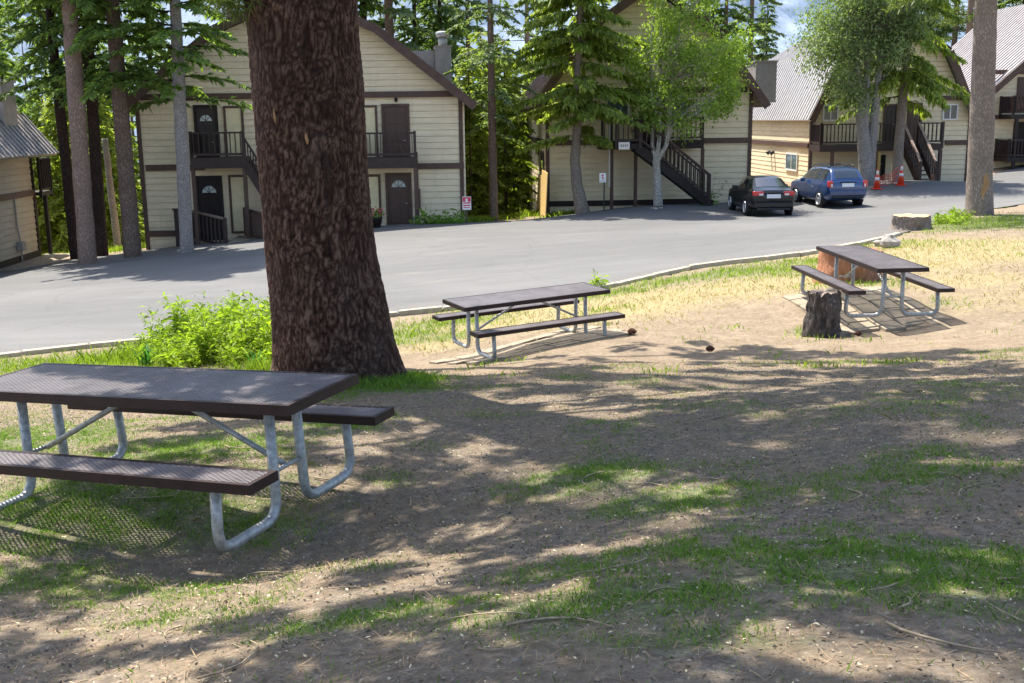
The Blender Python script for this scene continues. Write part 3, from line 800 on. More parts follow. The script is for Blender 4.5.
def big_pine():
    base = at(339, 388)
    root = thing('pine_tree', 'thick dark-barked pine trunk rising out of the picture beside the nearest picnic table', 'tree', tuple(base))
    px = [(339, 388, 130), (337, 363, 126), (331, 322, 119), (319, 234, 108), (310, 117, 107), (301, 0, 106)]
    pts = []; rr = []
    for u, v, w in px:
        p = gp(u, v, base[1] + .1); pts.append(p - base); rr.append(w / 1080 * 11.5 / 2 * .985)
    d = (pts[-1] - pts[-3]); d /= d[2]
    top = pts[-1]
    pts.insert(0, pts[0] + np.array([.03, 0, -.7])); rr.insert(0, rr[0] * 1.1)
    lo = MB()
    # upper trunk, plainer
    up = [top + d * k + np.array([.006 * k * k * .3, 0, 0]) for k in (0, 3, 8, 15, 22, 30)]
    hi = trunk_mb([up[0]] + up[1:], [rr[-1] * 1.0, rr[-1] * .93, rr[-1] * .8, rr[-1] * .6, rr[-1] * .35, .05], 28, .06, 4, 0, .3)
    lo.add(hi.V[0], hi.F)
    # barky lower trunk: raised plates between furrows, as one displaced surface
    P_ = np.array(pts); S_ = P_[:, 2]; zz_ = np.arange(S_[0], S_[-1] + .25, .016); seg = 250
    cx = [np.interp(zz_, S_, P_[:, i]) for i in (0, 1)]; Rz = np.interp(zz_, S_, rr)
    for _ in range(3): Rz = np.convolve(np.pad(Rz, 12, mode='edge'), np.ones(25) / 25, 'valid')
    Rz = Rz * (1 + .13 * np.exp(-np.maximum(zz_, 0) / .2))
    A = np.linspace(0, 2 * np.pi, seg, endpoint=False); A, Zz = np.meshgrid(A, zz_)
    base3 = np.stack([np.cos(A) * .6, np.sin(A) * .6, Zz], -1).reshape(-1, 3)
    wob = np.stack([vnoise(base3 * 6 + 3), vnoise(base3 * 6 + 17), vnoise(base3 * 6 + 29)], 1) - .5
    q = base3 * np.array([31, 31, 8.0]) + wob * 1.7 + (vnoise(base3 * 1.7 + 40) - .5)[:, None] * 3.0
    r1 = np.abs(vnoise(q) - .5) * 2; r2 = np.abs(vnoise(q * 1.9 + 7) - .5) * 2; fn = vnoise(base3 * np.array([70, 70, 30])); mid_ = vnoise(base3 * np.array([30, 30, 16]))
    hgt = np.clip(np.minimum(r1 * 1.5, r2 * 2.0 + .12), 0, .6) / .6 * .62 + .22 * mid_ + .16 * fn
    big_ = (vnoise(base3 * 2.2 + 5) - .5)
    lob = 1 + .07 * np.exp(-np.maximum(Zz, 0) / .3) * np.cos(4 * A + .6)
    R_ = (Rz[:, None] * lob).reshape(-1) * (1 + big_ * .045) + (hgt - .5) * .027
    V = np.stack([np.repeat(cx[0], seg) + np.cos(A.reshape(-1)) * R_, np.repeat(cx[1], seg) + np.sin(A.reshape(-1)) * R_, Zz.reshape(-1)], 1)
    n_ = len(zz_); X_ = V[:, 0].reshape(n_, seg); X_ = np.c_[X_, X_[:, :1]]; Y_ = V[:, 1].reshape(n_, seg); Y_ = np.c_[Y_, Y_[:, :1]]; Z2 = V[:, 2].reshape(n_, seg); Z2 = np.c_[Z2, Z2[:, :1]]
    hh_ = hgt.reshape(n_, seg); hh_ = np.c_[hh_, hh_[:, :1]]
    k = NT('furrowed_bark'); c = k.coord(); f = k.math('ADD', k.attr('furrow'), k.math('MULTIPLY', k.math('SUBTRACT', k.noise(k.mapv(c, (60, 60, 35)), 1.0, 4, .7), .5), .5))
    col = k.ramp(f, [(.12, (.010, .005, .004)), (.4, (.05, .026, .019)), (.64, (.1, .058, .042)), (.95, (.2, .13, .1))])
    tint = k.noise(c, 1.6, 5, .65); col = k.mix(k.ramp(tint, [(.4, 0.0), (.68, .6)]), col, (.03, .017, .014))
    grey = k.noise(k.mapv(c, (3, 3, .8)), 1.0, 5, .7); col = k.mix(k.ramp(grey, [(.55, 0.0), (.75, .35)]), col, (.13, .1, .085))
    fmat = k.done(k.bsdf(col, .92, .12, 0, k.bump(k.noise(k.mapv(c, (90, 90, 50)), 1.0, 4, .7), .6, .01)))
    tr_ = grid_obj('trunk', X_, Y_, Z2, fmat, root, attrs={'furrow': hh_})
    hi.V[0] = hi.V[0]; hi.build('upper_trunk', M['bark_big'], root, smooth=True)
    sc = MB()
    axis = [np.array(p) for p in up]
    # old scars and a dark knot on the trunk face
    for u, v, w, h, m in ((333, 168, .07, .38, 'black'), (315, 138, .035, .08, 'scar'), (284, 116, .03, .1, 'scar'), (310, 56, .09, .12, 'black')):
        mb = MB(); q = gp(u, v, base[1]); 
        # centre of the trunk at that height
        zz = q[2] - base[2]; P = np.array(pts); ax = np.array([np.interp(zz, P[:, 2], P[:, i]) for i in (0, 1)]); R = np.interp(zz, P[:, 2], rr)
        dx = q[0] - base[0] - ax[0]; a0 = math.asin(max(-.9, min(.9, dx / R)))
        n, mm = 9, 9; V = []
        for i in range(n):
            for j in range(mm):
                s, t = -1 + 2 * i / (n - 1), -1 + 2 * j / (mm - 1)
                a = a0 + s * w / R * .5 * math.sqrt(max(.05, 1 - t * t)); bul = 1.03 + .02 * (1 - s * s) * (1 - t * t)
                V.append((ax[0] + math.sin(a) * R * bul * 1.0, ax[1] - math.cos(a) * R * bul * 1.0, zz + t * h / 2 + .02 * math.sin(5 * s)))
        F = [(i * mm + j, (i + 1) * mm + j, (i + 1) * mm + j + 1, i * mm + j + 1) for i in range(n - 1) for j in range(mm - 1)]
        mb.add(V, F).build('knot' if m == 'black' else 'bark_scar', M['bark_dark'] if m == 'black' else M['scar'], root, smooth=True)
    return root, base, up

BIG, BIGP, BIGUP = big_pine()
# a second pine added for shade straight behind the thick trunk; the camera sees only its shade
HID_XY = np.array([-2.75, 16.9])
HID = thing('pine_tree', 'slim unseen pine added behind the thick foreground trunk to shade the ground', 'tree', (HID_XY[0], HID_XY[1], h1(*HID_XY)))
trunk_mb([(0, 0, -.5), (0, 0, 0), (-.1, 0, 5), (.1, .2, 14), (.2, .3, 26)], [.24, .22, .2, .15, .03], 20, .06, 8, .2, .2).build('trunk', M['bark_brown'], HID, smooth=True)

SIDE = []  # unseen pines added beyond both borders so their limbs shade the ground
for xy, lab in (((5.6, 6.8), 'unseen pine added just outside the right border to shade the lower right ground'), ((-4.6, 2.2), 'unseen pine added just outside the left border to shade the lower left ground')):
    t_ = thing('pine_tree', lab, 'tree', (xy[0], xy[1], h1(*xy)))
    trunk_mb([(0, 0, -.5), (0, 0, 0), (.1, 0, 5), (0, .2, 13), (.1, .2, 24)], [.36, .33, .29, .2, .03], 24, .06, 9, .2, .2).build('trunk', M['bark_brown'], t_, smooth=True)
    SIDE.append((t_, np.array(xy)))

def overhead():
    """needle clumps on the limbs that spread over the shaded ground"""
    r = np.random.default_rng(21)
    clumps = {0: [], 1: [], 2: [], 3: []}
    def big_axis(z):
        P = np.array(BIGUP) + BIGP; return np.array([np.interp(z, P[:, 2], P[:, i]) for i in (0, 1)])
    def put(x, y, tries=30):
        z0 = h1(x, y)
        for i_ in range(tries):
            hh = r.uniform(5.5, 8.5) + i_ * .5
            s = np.array([x, y, z0]) - LDIR * hh
            if s[2] < CAMZ + .14 * max(s[1], 0) + 1.0: continue
            a = big_axis(s[2]); dA = np.hypot(*(s[:2] - a)); dB = np.hypot(*(s[:2] - HID_XY))
            ds = [dA, dB] + [np.hypot(*(s[:2] - c)) for _, c in SIDE]; k = int(np.argmin(ds))
            if min(ds) < 6.8 - .12 * max(0, hh - 14) and s[2] - z0 > 5.2:
                clumps[k].append(s); return
    # the shaded ground: cells that lie in shade each get one clump up the sun's ray
    def shaded(x, y):
        edge = np.interp(x, [-6, -3.2, -2.2, -.9, .4, 2, 4, 5.5, 7, 9], [6.4, 7.2, 10.0, 14.0, 15.5, 15.0, 13.9, 13.2, 12.3, 11.5])
        edge = edge + (n2([x], [y], .7, 61)[0] - .5) * 2.0
        if y > edge: return False
        d = ((x - HOLE[:, 0]) / HOLE[:, 2]) ** 2 + ((y - HOLE[:, 1]) / HOLE[:, 3]) ** 2
        return d.min() > 1
    # sun flecks: gaps in the foliage
    HL = []
    for _ in range(9000):
        y = r.uniform(.2, 17); x = r.uniform(-.55 * y - 1.5, .55 * y + 2)
        k = n2([x], [y], .45, 24)[0]
        p = (.42 if y < 9.5 else .55) * (.55 + .95 * sstep(.35, .7, k))
        if x < -.2 and y < 9.5: p *= 1.5
        if x > .8 and y < 8: p *= .6
        if y > 8 and x > -1: p *= 1.25
        if r.random() < p * .19 * (.55 * 2 * y + 3.5) / 12:
            q = r.uniform(.14, .28) * (1.5 if r.random() < .12 else 1); HL.append((x, y, q * r.uniform(.9, 1.6), q * r.uniform(.7, 1.1)))
    HOLE = np.array(HL)
    for y in np.arange(.4, 17, .25):
        for x in np.arange(-.53 * y - 1.0, .53 * y + 1.6, .25):
            xx, yy = x + r.uniform(-.07, .07), y + r.uniform(-.07, .07)
            if shaded(xx, yy): put(xx, yy)
    for k, (root, axis, leaf) in enumerate(((BIG, big_axis, M['pine']), (HID, lambda z: HID_XY, M['pine']), (SIDE[0][0], lambda z: SIDE[0][1], M['pine']), (SIDE[1][0], lambda z: SIDE[1][1], M['pine']))):
        Q = []; limb = MB(); rl = np.array(root.location)
        for s in clumps[k]:
            a = np.array([*axis(s[2] - 1.2), s[2] - 1.2])
            mid = (a + s) / 2 + np.array([0, 0, .35])
            if r.random() < .03: limb.tube(np.array([a, mid, s]) - rl, [.05, .03, .01], 5, cap=False)
            m = 13
            aa = r.uniform(0, 6.283, m); qq = np.sqrt(r.random(m)) * r.uniform(.12, .2); c = s + np.stack([np.cos(aa) * qq * 1.25, np.sin(aa) * qq, r.normal(size=m) * .12], 1)
            for _ in range(13):
                dd = unit(r.normal(size=(m, 3)) * [1, 1, .6] + np.array([0, 0, .1]))
                Q.append(diamonds(c, dd, r.uniform(.08, .15, m), .055, r, .1) - rl)
        # some crown all round for views from the side
        for _ in range(60):
            z = r.uniform(12, 28) + rl[2]; a0 = r.uniform(0, 6.28); d = r.uniform(.8, 4.2) * (1 - (z - rl[2] - 12) / 24)
            ax = np.array([*axis(z), z]); s = ax + np.array([math.cos(a0) * d - (1.6 if k else 1.0), math.sin(a0) * d * .6 - (0 if k else 0), .3])
            gx = s + LDIR * (s[2] - 1.5)
            if gx[1] > 16 or not shaded(gx[0], gx[1]): continue
            m = 26; c = s + r.normal(size=(m, 3)) * .3
            limb.tube(np.array([ax - [0, 0, .6], s]) - rl, [.04, .012], 5, cap=False)
            for _ in range(10):
                dd = unit(r.normal(size=(m, 3)) + np.array([0, 0, .3])); Q.append(diamonds(c, dd, r.uniform(.16, .27, m), .03, r, .1) - rl)
        if k == 0:
            # the low spray hanging beside the trunk at the top of the picture
            for (u, v, d) in ((228, -6, 11.0), (236, 4, 11.1), (244, -12, 11.2), (215, -14, 10.9)):
                s = gp(u, v, d); m = 16; c = s + r.normal(size=(m, 3)) * np.array([.09, .12, .06])
                limb.tube(np.array([[*axis(s[2] + .5), s[2] + .5], s + [0, 0, .1]]) - rl, [.03, .008], 5, cap=False)
                for _ in range(12):
                    dd = unit(r.normal(size=(m, 3)) + np.array([-.5, 0, -.2])); Q.append(diamonds(c, dd, r.uniform(.12, .22, m), .012, r, .15) - rl)
        limb.build('branches', M['bark_brown'], root, smooth=True)
        quads_obj('crown', np.concatenate(Q), leaf, root)
overhead()

# trunks along the far side of the road, left
def row_tree(label, px, pxtop, w, bark, leaf, h, seed, cb, cr, nb, group=None, **kw):
    b = at(*px); t = gp(*pxtop, b[1])
    k = (t - b) / (t[2] - b[2])
    root = thing('conifer_tree', label, 'tree', tuple(b), 0, group)
    R = w / 1080 * b[1] / 2
    lean = k[:2]
    pts = [np.array([-lean[0] * 1.2, 0, -1.2]), np.zeros(3)] + [np.array([lean[0] * z, lean[1] * z, z]) for z in (h * .3, h * .6, h)]
    trunk_mb(pts, [R * 1.1, R, R * .88, R * .55, .03], 26, .06, seed, .12, .16).build('trunk', bark, root, smooth=True)
    limb, Q = conifer_parts(seed=seed, h=h, cb=cb, cr=cr, nb=nb, trunk_xy=lambda z: lean * z, **kw)
    limb.build('branches', M['bark_dark'], root); quads_obj('crown', Q, leaf, root)
    return root, b, lean
row_tree('reddish grey trunk at the left road edge, nearest the grey-roofed cabin', (88, 264), (69, 0), 17.5, M['bark_red'], M['fir_mid'], 24, 31, 9, 3.0, 140, dens=11)
row_tree('dark trunk just left of the reddish grey trunk at the road edge', (76, 259), (55, 60), 11, M['bark_dark'], M['fir_dark'], 22, 32, 6.5, 3.2, 130, dens=10)
row_tree('dark trunk just right of the reddish grey trunk at the road edge', (102, 256), (92, 100), 12, M['bark_dark'], M['fir_dark'], 24, 33, 6.5, 3.0, 140, dens=11)
row_tree('thick brown trunk overlapping the left corner of the gabled house', (133, 257), (112, 0), 17, M['bark_brown'], M['fir_mid'], 23, 34, 6.3, 3.4, 140, dens=11)
row_tree('slim light grey trunk standing before the left deck of the gabled house', (187, 253), (175, 0), 13.5, M['bark_grey'], M['fir_mid'], 21, 35, 5.4, 3.3, 110, dens=11, droop=.25)
# a dead snag behind them
sb = gp(118, 247, 47.5); rt = thing('dead_tree', 'pale broken snag with no branches behind the brown trunk', 'tree', tuple(sb))
trunk_mb([(.05, 0, -2), (0, 0, 0), (-.1, 0, 2.4), (-.16, 0, 4.7)], [.17, .16, .15, .13], 20, .12, 41, .1, .12).build('trunk', M['bark_grey'], rt, smooth=True)

# low branches that hang in front of the gable, on the slim grey trunk
# right-hand foreground pine: bare trunk with a scar, crown out of the picture
def right_pine():
    b = at(979, 215); root = thing('pine_tree', 'tan pine trunk with a bare scar near its foot, on the grassy verge', 'tree', tuple(b))
    P = []; R = []
    for u, v, w in ((979, 217, 26), (980, 170, 23.5), (983, 90, 22), (986, 0, 20.5)):
        p = gp(u, v, b[1]); P.append(p - b); R.append(w / 1080 * b[1] / 2)
    d = (P[-1] - P[-2]); d /= d[2]
    P = [P[0] - np.array([0, 0, .6])] + P + [P[-1] + d * 6, P[-1] + d * 15]; R = [R[0] * 1.1] + R + [R[-1] * .8, .04]
    trunk_mb(P, R, 40, .05, 51, .12, .06).build('trunk', M['bark_tan'], root, smooth=True)
    # scar
    n, m = 8, 12; V = []
    c = gp(979, 187, b[1]) - b; zz = c[2]; Pa = np.array(P); ax = [np.interp(zz, Pa[:, 2], Pa[:, i]) for i in (0, 1)]; Rr = np.interp(zz, Pa[:, 2], R)
    for i in range(n):
        for j in range(m):
            s, t = -1 + 2 * i / (n - 1), -1 + 2 * j / (m - 1)
            a = .05 + s * .28 * (1 - .45 * t) * math.sqrt(max(.03, 1 - t ** 4)) + .05 * math.sin(7 * t)
            rr = Rr * (1.035 + .03 * (1 - s * s)); V.append((ax[0] + math.sin(a) * rr, ax[1] - math.cos(a) * rr, zz + t * .45))
    MB().add(V, [(i * m + j, (i + 1) * m + j, (i + 1) * m + j + 1, i * m + j + 1) for i in range(n - 1) for j in range(m - 1)]).build('bark_scar', M['scar'], root, smooth=True)
    limb, Q = conifer_parts(seed=52, h=18, cb=6.6, cr=4.0, nb=60, dens=11, tufts=True, sl=.26, sw=.05, droop=.33, trunk_xy=lambda z: d[:2] * z)
    # keep the trunk clear in view
    limb.build('branches', M['bark_brown'], root); quads_obj('crown', Q, M['pine'], root)
right_pine()

# yellow-green fir before the stair house
def stair_fir():
    b = at(580, 213, 46.2); root = thing('fir_tree', 'yellow-green fir with layered drooping branches left of the outside stairs', 'tree', tuple(b))
    P = []; R = []
    for u, v, w in ((583, 214, 14), (577, 185, 11), (575, 160, 10), (577, 130, 9), (578, 60, 7), (580, 0, 5)):
        p = gp(u, v, b[1]); P.append(p - b); R.append(w / 1080 * b[1] / 2)
    P = [P[0] - np.array([-.05, 0, .6])] + P + [P[-1] + np.array([0, 0, 8.5])]; R = [R[0]] + R + [.03]
    trunk_mb(P, R, 22, .06, 61, .3, .1).build('trunk', M['bark_tan'], root, smooth=True)
    ztop = P[-1][2]
    limb, Q = conifer_parts(seed=62, h=ztop, cb=3.0, cr=3.05, nb=135, dens=24, sl=.42, sw=.13, droop=.16, rise=-.06, taper=.6, sag=.5)
    limb.build('branches', M['bark_tan'], root); quads_obj('crown', Q, M['fir_light'], root)
stair_fir()

def broadleaf(name, label, base, stems, crown_px, depth, nclump, nleaf, lsize, leaf, bark, seed, spread=.42, keep=None):
    """stems: list of [(u,v,width px)...] in the plane of the trunk; crown_px: list of ellipses (u,v,ru,rv)"""
    r = np.random.default_rng(seed); b = np.array(base); root = thing(name, label, 'tree', tuple(b)); mb = MB()
    tops = []
    for st in stems:
        P = [gp(u, v, b[1] + dy) - b for u, v, w, dy in st]; R = [w / 1080 * b[1] / 2 for u, v, w, dy in st]
        t = trunk_mb(P, R, 18, .05, seed, .12, .12); mb.add(t.V[0], t.F); tops += [(p, q) for p, q in zip(P[1:], R[1:])]
    mb.build('trunk', bark, root, smooth=True)
    Q = []; limb = MB(); tot = sum(e[2] * e[3] for e in crown_px)
    for (u, v, ru, rv) in crown_px:
        n = max(2, int(nclump * ru * rv / tot))
        for _ in range(n):
            d = unit(r.normal(size=3)) * r.random() ** .55 * r.uniform(.8, 1.18)
            s = b[1] / 1080
            c = gp(u, v, b[1]) - b + d * np.array([ru * s, depth * .5, rv * s])
            j = min(range(len(tops)), key=lambda i: np.linalg.norm(tops[i][0] - c) + (2 if tops[i][0][2] > c[2] else 0)); p, q = tops[j]
            mid = (p + c) / 2 + np.array([0, 0, .18]) + r.normal(size=3) * .08
            limb.tube([p, mid, c], [min(.04, q * .6), .02, .006], 5, cap=False)
            m = int(nleaf * r.uniform(.5, 1.4)); x = c + r.normal(size=(m, 3)) * spread * np.array([1, 1, .7])
            dd = unit(r.normal(size=(m, 3)) + np.array([0, 0, -.35]))
            Q.append(diamonds(x, dd, lsize * r.uniform(.7, 1.3, m), lsize * .75, r, .2))
    limb.build('branches', bark, root, smooth=True); quads_obj('crown', np.concatenate(Q), leaf, root)
    return root
ab = at(657, 205, 46.5)
broadleaf('aspen_tree', 'bright green aspen with a forked pale trunk right in front of the outside stairs', ab,
          [[(658, 206, 8.5, 0), (657, 178, 8, 0), (656, 160, 8, 0)], [(656, 161, 5, 0), (652, 143, 4.2, .1), (653, 120, 3.6, .2), (650, 60, 2.5, .2), (655, 0, 2, 0)], [(657, 161, 5, 0), (666, 146, 4.5, -.1), (669, 128, 3.6, -.1), (672, 80, 2.8, 0), (680, 20, 2, 0)],
           [(657, 161, 5, 0), (660, 130, 4.4, .1), (660, 60, 3.2, .1), (662, 0, 2, .1)]],
          [(690, 62, 56, 52), (725, 72, 26, 42), (645, 70, 34, 44), (690, 118, 26, 24), (655, 118, 26, 16), (680, 10, 44, 34), (735, 50, 20, 26), (722, 108, 16, 24), (684, -45, 46, 42), (668, -100, 34, 42)], 4.4, 215, 120, .12, M['aspen'], M['bark_pale'], 71, .27)
pb = at(865, 184, 52)
broadleaf('poplar_tree', 'grey-green poplar with several trunks from one base beside the two traffic cones', pb,
          [[(866, 186, 15, 0), (866, 165, 14, 0), (862, 120, 11, 0), (856, 60, 7, .2), (852, -20, 4, .2)], [(869, 182, 10, .1), (873, 130, 9, .1), (880, 60, 6, .2), (886, -20, 4, .2)], [(863, 160, 8, -.1), (866, 110, 7, -.1), (868, 40, 5, 0), (868, -30, 3, 0)]],
          [(845, 50, 34, 42), (885, 35, 34, 46), (862, 5, 48, 40), (828, 28, 22, 34), (848, 92, 18, 26), (905, 20, 20, 30), (870, -60, 44, 46), (868, -120, 30, 44)], 4.8, 330, 120, .12, M['poplar'], M['bark_grey'], 72, .42)
fb = at(903, 180, 53)
def cone_fir():
    root = thing('fir_tree', 'yellowish fir with hanging branches beside the small stairs, right of the poplar', 'tree', tuple(fb))
    P = []; R = []
    for u, v, w in ((896, 181, 10), (900, 130, 9), (906, 60, 7.5), (912, 0, 6)):
        p = gp(u, v, fb[1]); P.append(p - fb); R.append(w / 1080 * fb[1] / 2)
    P = [P[0] - np.array([0, 0, .5])] + P + [P[-1] + np.array([.4, 0, 6.5])]; R = [R[0]] + R + [.03]
    trunk_mb(P, R, 20, .06, 81, .2, .1).build('trunk', M['bark_tan'], root, smooth=True)
    limb, Q = conifer_parts(seed=82, h=P[-1][2], cb=3.6, cr=3.3, nb=64, dens=12, sl=.5, sw=.13, droop=.3, rise=-.05, taper=.6, sag=.6)
    X = np.array(P)
    off = np.interp(Q[..., 2], X[:, 2], X[:, 0]); Q = Q.copy(); Q[..., 0] += off
    for v in limb.V: v[:, 0] += np.interp(v[:, 2], X[:, 2], X[:, 0])
    limb.build('branches', M['bark_dark'], root); quads_obj('crown', Q, M['fir_light'], root)
cone_fir()

# the slim pine between the houses
row_tree('slim dark pine standing alone in the gap right of the gabled house', (494, 221, 47), (490, 0), 8.5, M['bark_brown'], M['fir_blue'], 17, 91, 3.2, 2.3, 70, dens=9, sl=.34)

# the wood behind the houses
def wood():
    r = np.random.default_rng(5)
    kinds = [dict(key='wood_a', leaf=M['fir_dark'], bark=M['bark_dark'], tr=.34, h=30, seed=101, cb=2.5, cr=4.2, nb=170, dens=8, sl=.6, sw=.19),
             dict(key='wood_b', leaf=M['fir_mid'], bark=M['bark_brown'], tr=.3, h=26, seed=102, cb=1.5, cr=3.7, nb=160, dens=9, sl=.55, sw=.18),
             dict(key='wood_c', leaf=M['fir_blue'], bark=M['bark_brown'], tr=.36, h=33, seed=103, cb=6, cr=4.0, nb=120, dens=8, sl=.6, sw=.2, droop=.25),
             dict(key='wood_d', leaf=M['pine'], bark=M['bark_red'], tr=.38, h=31, seed=104, cb=9, cr=4.4, nb=80, dens=6, tufts=True, sl=.36, sw=.075, droop=.2)]
    labs = ['dark green fir in the wood behind the houses', 'mid green fir in the wood behind the houses', 'tall bluish conifer in the wood behind the houses', 'long-needled pine in the wood behind the houses']
    # (pixel column, distance, kind)
    spots = [(8, 58, 1), (30, 78, 0), (52, 92, 2), (96, 74, 1), (128, 84, 0), (150, 96, 1), (172, 70, 0), (250, 72, 3), (20, 90, 2), (72, 100, 0), (115, 104, 1), (-20, 62, 0), (-40, 75, 2),
             (352, 64, 1), (376, 66, 0), (400, 62, 2), (424, 70, 0), (448, 66, 0), (474, 84, 2), (512, 92, 1), (530, 76, 3), (392, 80, 3), (440, 84, 2), (462, 100, 0), (492, 104, 0), (545, 88, 0),
             (620, 84, 2), (700, 86, 2), (690, 96, 3), (742, 92, 2), (718, 84, 1), (757, 104, 0), (948, 84, 3), (1000, 86, 0), (962, 110, 0), (598, 92, 0), (560, 96, 2), (840, 98, 1), (880, 100, 2), (935, 96, 3), (975, 102, 2), (1010, 96, 3), (1040, 90, 2), (910, 92, 0)]
    for u, d, k in spots:
        kd = kinds[k]; x = (u - 512) / 1080 * d * 1.02; y = d
        s = r.uniform(.85, 1.15)
        conifer('conifer_tree', labs[k], (x, y, h1(x, y) - .2), rot=r.uniform(0, 6.28), scale=s, group='conifers of the wood behind the houses', **kd)
    yk = dict(key='young', leaf=M['fir_light'], bark=M['bark_brown'], tr=.09, h=8.5, seed=105, cb=.4, cr=2.0, nb=120, dens=12, sl=.36, sw=.12)
    for u, d in ((52, 51), (66, 57), (112, 53), (127, 60), (96, 63), (38, 62), (22, 66), (80, 72), (110, 76), (474, 52), (486, 60), (508, 54), (521, 62), (535, 68), (500, 72), (470, 66), (82, 51)):
        x = (u - 512) / 1080 * d * 1.02; s = r.uniform(.8, 1.2) * (1 + max(0, d - 52) / 22)
        conifer('young_fir', 'young light green fir on the slope below the road, seen in a gap between houses', (x, d, h1(x, d) - .1), rot=r.uniform(0, 6.28), scale=s, group='young firs in the gaps between houses', **yk)
wood()

# ------------------------------------------------------------------ houses
YAW = rad(2.7)
class House:
    def __init__(s, name, label, u0, v0, d, cat='house', yaw=YAW):
        s.p0 = gp(u0, v0, d); s.yaw = yaw
        s.root = thing(name, label, cat, tuple(s.p0), yaw)
        s.ex = np.array([math.cos(yaw), math.sin(yaw), 0]); s.ey = np.array([-math.sin(yaw), math.cos(yaw), 0])
    def L(s, u, v, y=0.0):
        """local (x, z) where the pixel's ray meets the plane local-y = y"""
        r = ray(u, v); t = ((s.p0 - CAM) @ s.ey + y) / (r @ s.ey); q = CAM + r * t - s.p0
        return q @ s.ex, q[2]
    def LX(s, u, v, x=0.0):
        """local (y, z) where the ray meets the plane local-x = x"""
        r = ray(u, v); t = ((s.p0 - CAM) @ s.ex + x) / (r @ s.ex); q = CAM + r * t - s.p0
        return q @ s.ey, q[2]
    def rect(s, u0, v0, u1, v1, y=0.0):
        a = s.L(u0, v0, y); b = s.L(u1, v1, y); return a[0], b[1], b[0], a[1]     # x0,z0,x1,z1
    def box(s, name, u0, v0, u1, v1, y0, y1, mat, parent=None, bevel=0):
        x0, z0, x1, z1 = s.rect(u0, v0, u1, v1, y0)
        return MB().box(x0, y0, z0, x1, y1, z1).build(name, mat, parent or s.root, bevel=bevel)
    def walls(s, outline, depth, mat, sides=(), step=.25, zb=-2.6):
        """closed body plus lapped boards on the front and the named sides; outline is the (x,z) silhouette above the base, left eave -> right eave"""
        poly = [(outline[0][0], zb)] + list(outline) + [(outline[-1][0], zb)]
        mb = MB().prism(poly[::-1], 0.06, depth)
        xs = np.array([p[0] for p in outline]); zs = np.array([p[1] for p in outline])
        k = int(np.argmax(zs))
        def ext(z):
            if z <= min(zs[0], zs[-1]): return xs[0], xs[-1]
            l = np.interp(z, zs[:k + 1], xs[:k + 1]) if z > zs[0] else xs[0]
            rr = np.interp(z, zs[k:][::-1], xs[k:][::-1]) if z > zs[-1] else xs[-1]
            return l, rr
        z = zb
        while z < zs.max() - .05:
            z1 = min(z + step, zs.max() - .01)
            a0, b0 = ext(z); a1, b1 = ext(z1)
            g = z + .014
            V = [(a0, -.024, g), (b0, -.024, g), (b1, .0, z1), (a1, .0, z1), (a0, .06, g), (b0, .06, g)]
            mb.add(V, [(0, 1, 2, 3), (4, 5, 1, 0)])
            z = z1
        for side in sides:
            x = xs[0] if side == 'l' else xs[-1]; sg = -1 if side == 'l' else 1; top = zs[0] if side == 'l' else zs[-1]; z = zb
            while z < top - .02:
                z1 = min(z + step, top)
                V = [(x + sg * .022, 0.03, z + .03), (x + sg * .022, depth, z + .03), (x + sg * .003, depth, z1), (x + sg * .003, 0.03, z1), (x, .03, z + .03), (x, depth, z + .03)]
                f = [(0, 1, 2, 3), (4, 5, 1, 0)] if sg > 0 else [(3, 2, 1, 0), (0, 1, 5, 4)]
                mb.add(V, f); z = z1
        return mb.build('wall', mat, s.root)
    def roof(s, line, depth, mat, over=.6, th=.16, ribs=None, back=.4, ribmat=None):
        """slabs along the roof line (x,z points left to right), ribs on chosen segments"""
        mb = MB(); n = len(line)
        up = [np.array(p, float) for p in line]
        for i in range(n - 1):
            a, b = up[i], up[i + 1]; d = unit(b - a); nn = np.array([-d[1], d[0]])
            q = [a, b, b + nn * th, a + nn * th]
            mb.prism([tuple(p) for p in q], -over, depth + back)
            if ribs and i in ribs:
                for y in np.arange(-over + .12, depth + back, .42):
                    mb.add([(*(p + nn * (th - .01))[:1], yy, (p + nn * (th - .01))[1]) for p in (a, b) for yy in (y, y + .05)] +
                           [(*(p + nn * (th + .05))[:1], yy, (p + nn * (th + .05))[1]) for p in (a, b) for yy in (y, y + .05)],
                           [(0, 2, 6, 4), (1, 5, 7, 3), (4, 6, 7, 5), (0, 4, 5, 1), (2, 3, 7, 6)])
        r = mb.build('roof', mat, s.root)
        fb = MB()
        for i in range(n - 1):
            a, b = up[i], up[i + 1]; d = unit(b - a); nn = np.array([-d[1], d[0]])
            q = [a - nn * .16, b - nn * .16, b + nn * (th + .02), a + nn * (th + .02)]
            fb.prism([tuple(p) for p in q], -over - .06, -over - .004)
        fb.build('rake_board', M['brown_trim'], r)
        return r
    def railing(s, a, b, h=.98, nb=None, parent=None, mat=None, bw=.09, y_post=True, cap=None):
        """a,b local 3d floor points"""
        a = np.array(a, float); b = np.array(b, float); mb = MB(); Lr = np.linalg.norm(b - a)
        z = np.array([0, 0, 1.0]); nb = nb or max(2, int(Lr / .19))
        mb.bar(a + z * h, b + z * h, .12, .07); mb.bar(a + z * .12, b + z * .12, .07, .09)
        for t in (np.arange(nb) + .5) / nb:
            p = a + (b - a) * t; mb.bar(p + z * .15, p + z * (h - .03), .035, bw, up=(0, 1, .001) if abs((b - a)[1]) < abs((b - a)[0]) else (1, 0, .001))
        for p in (a, b): mb.bar(p - z * .25, p + z * (h + .07), .11, .11, up=(0, 1, .001))
        return mb.build('railing', mat or M['brown'], parent or s.root)
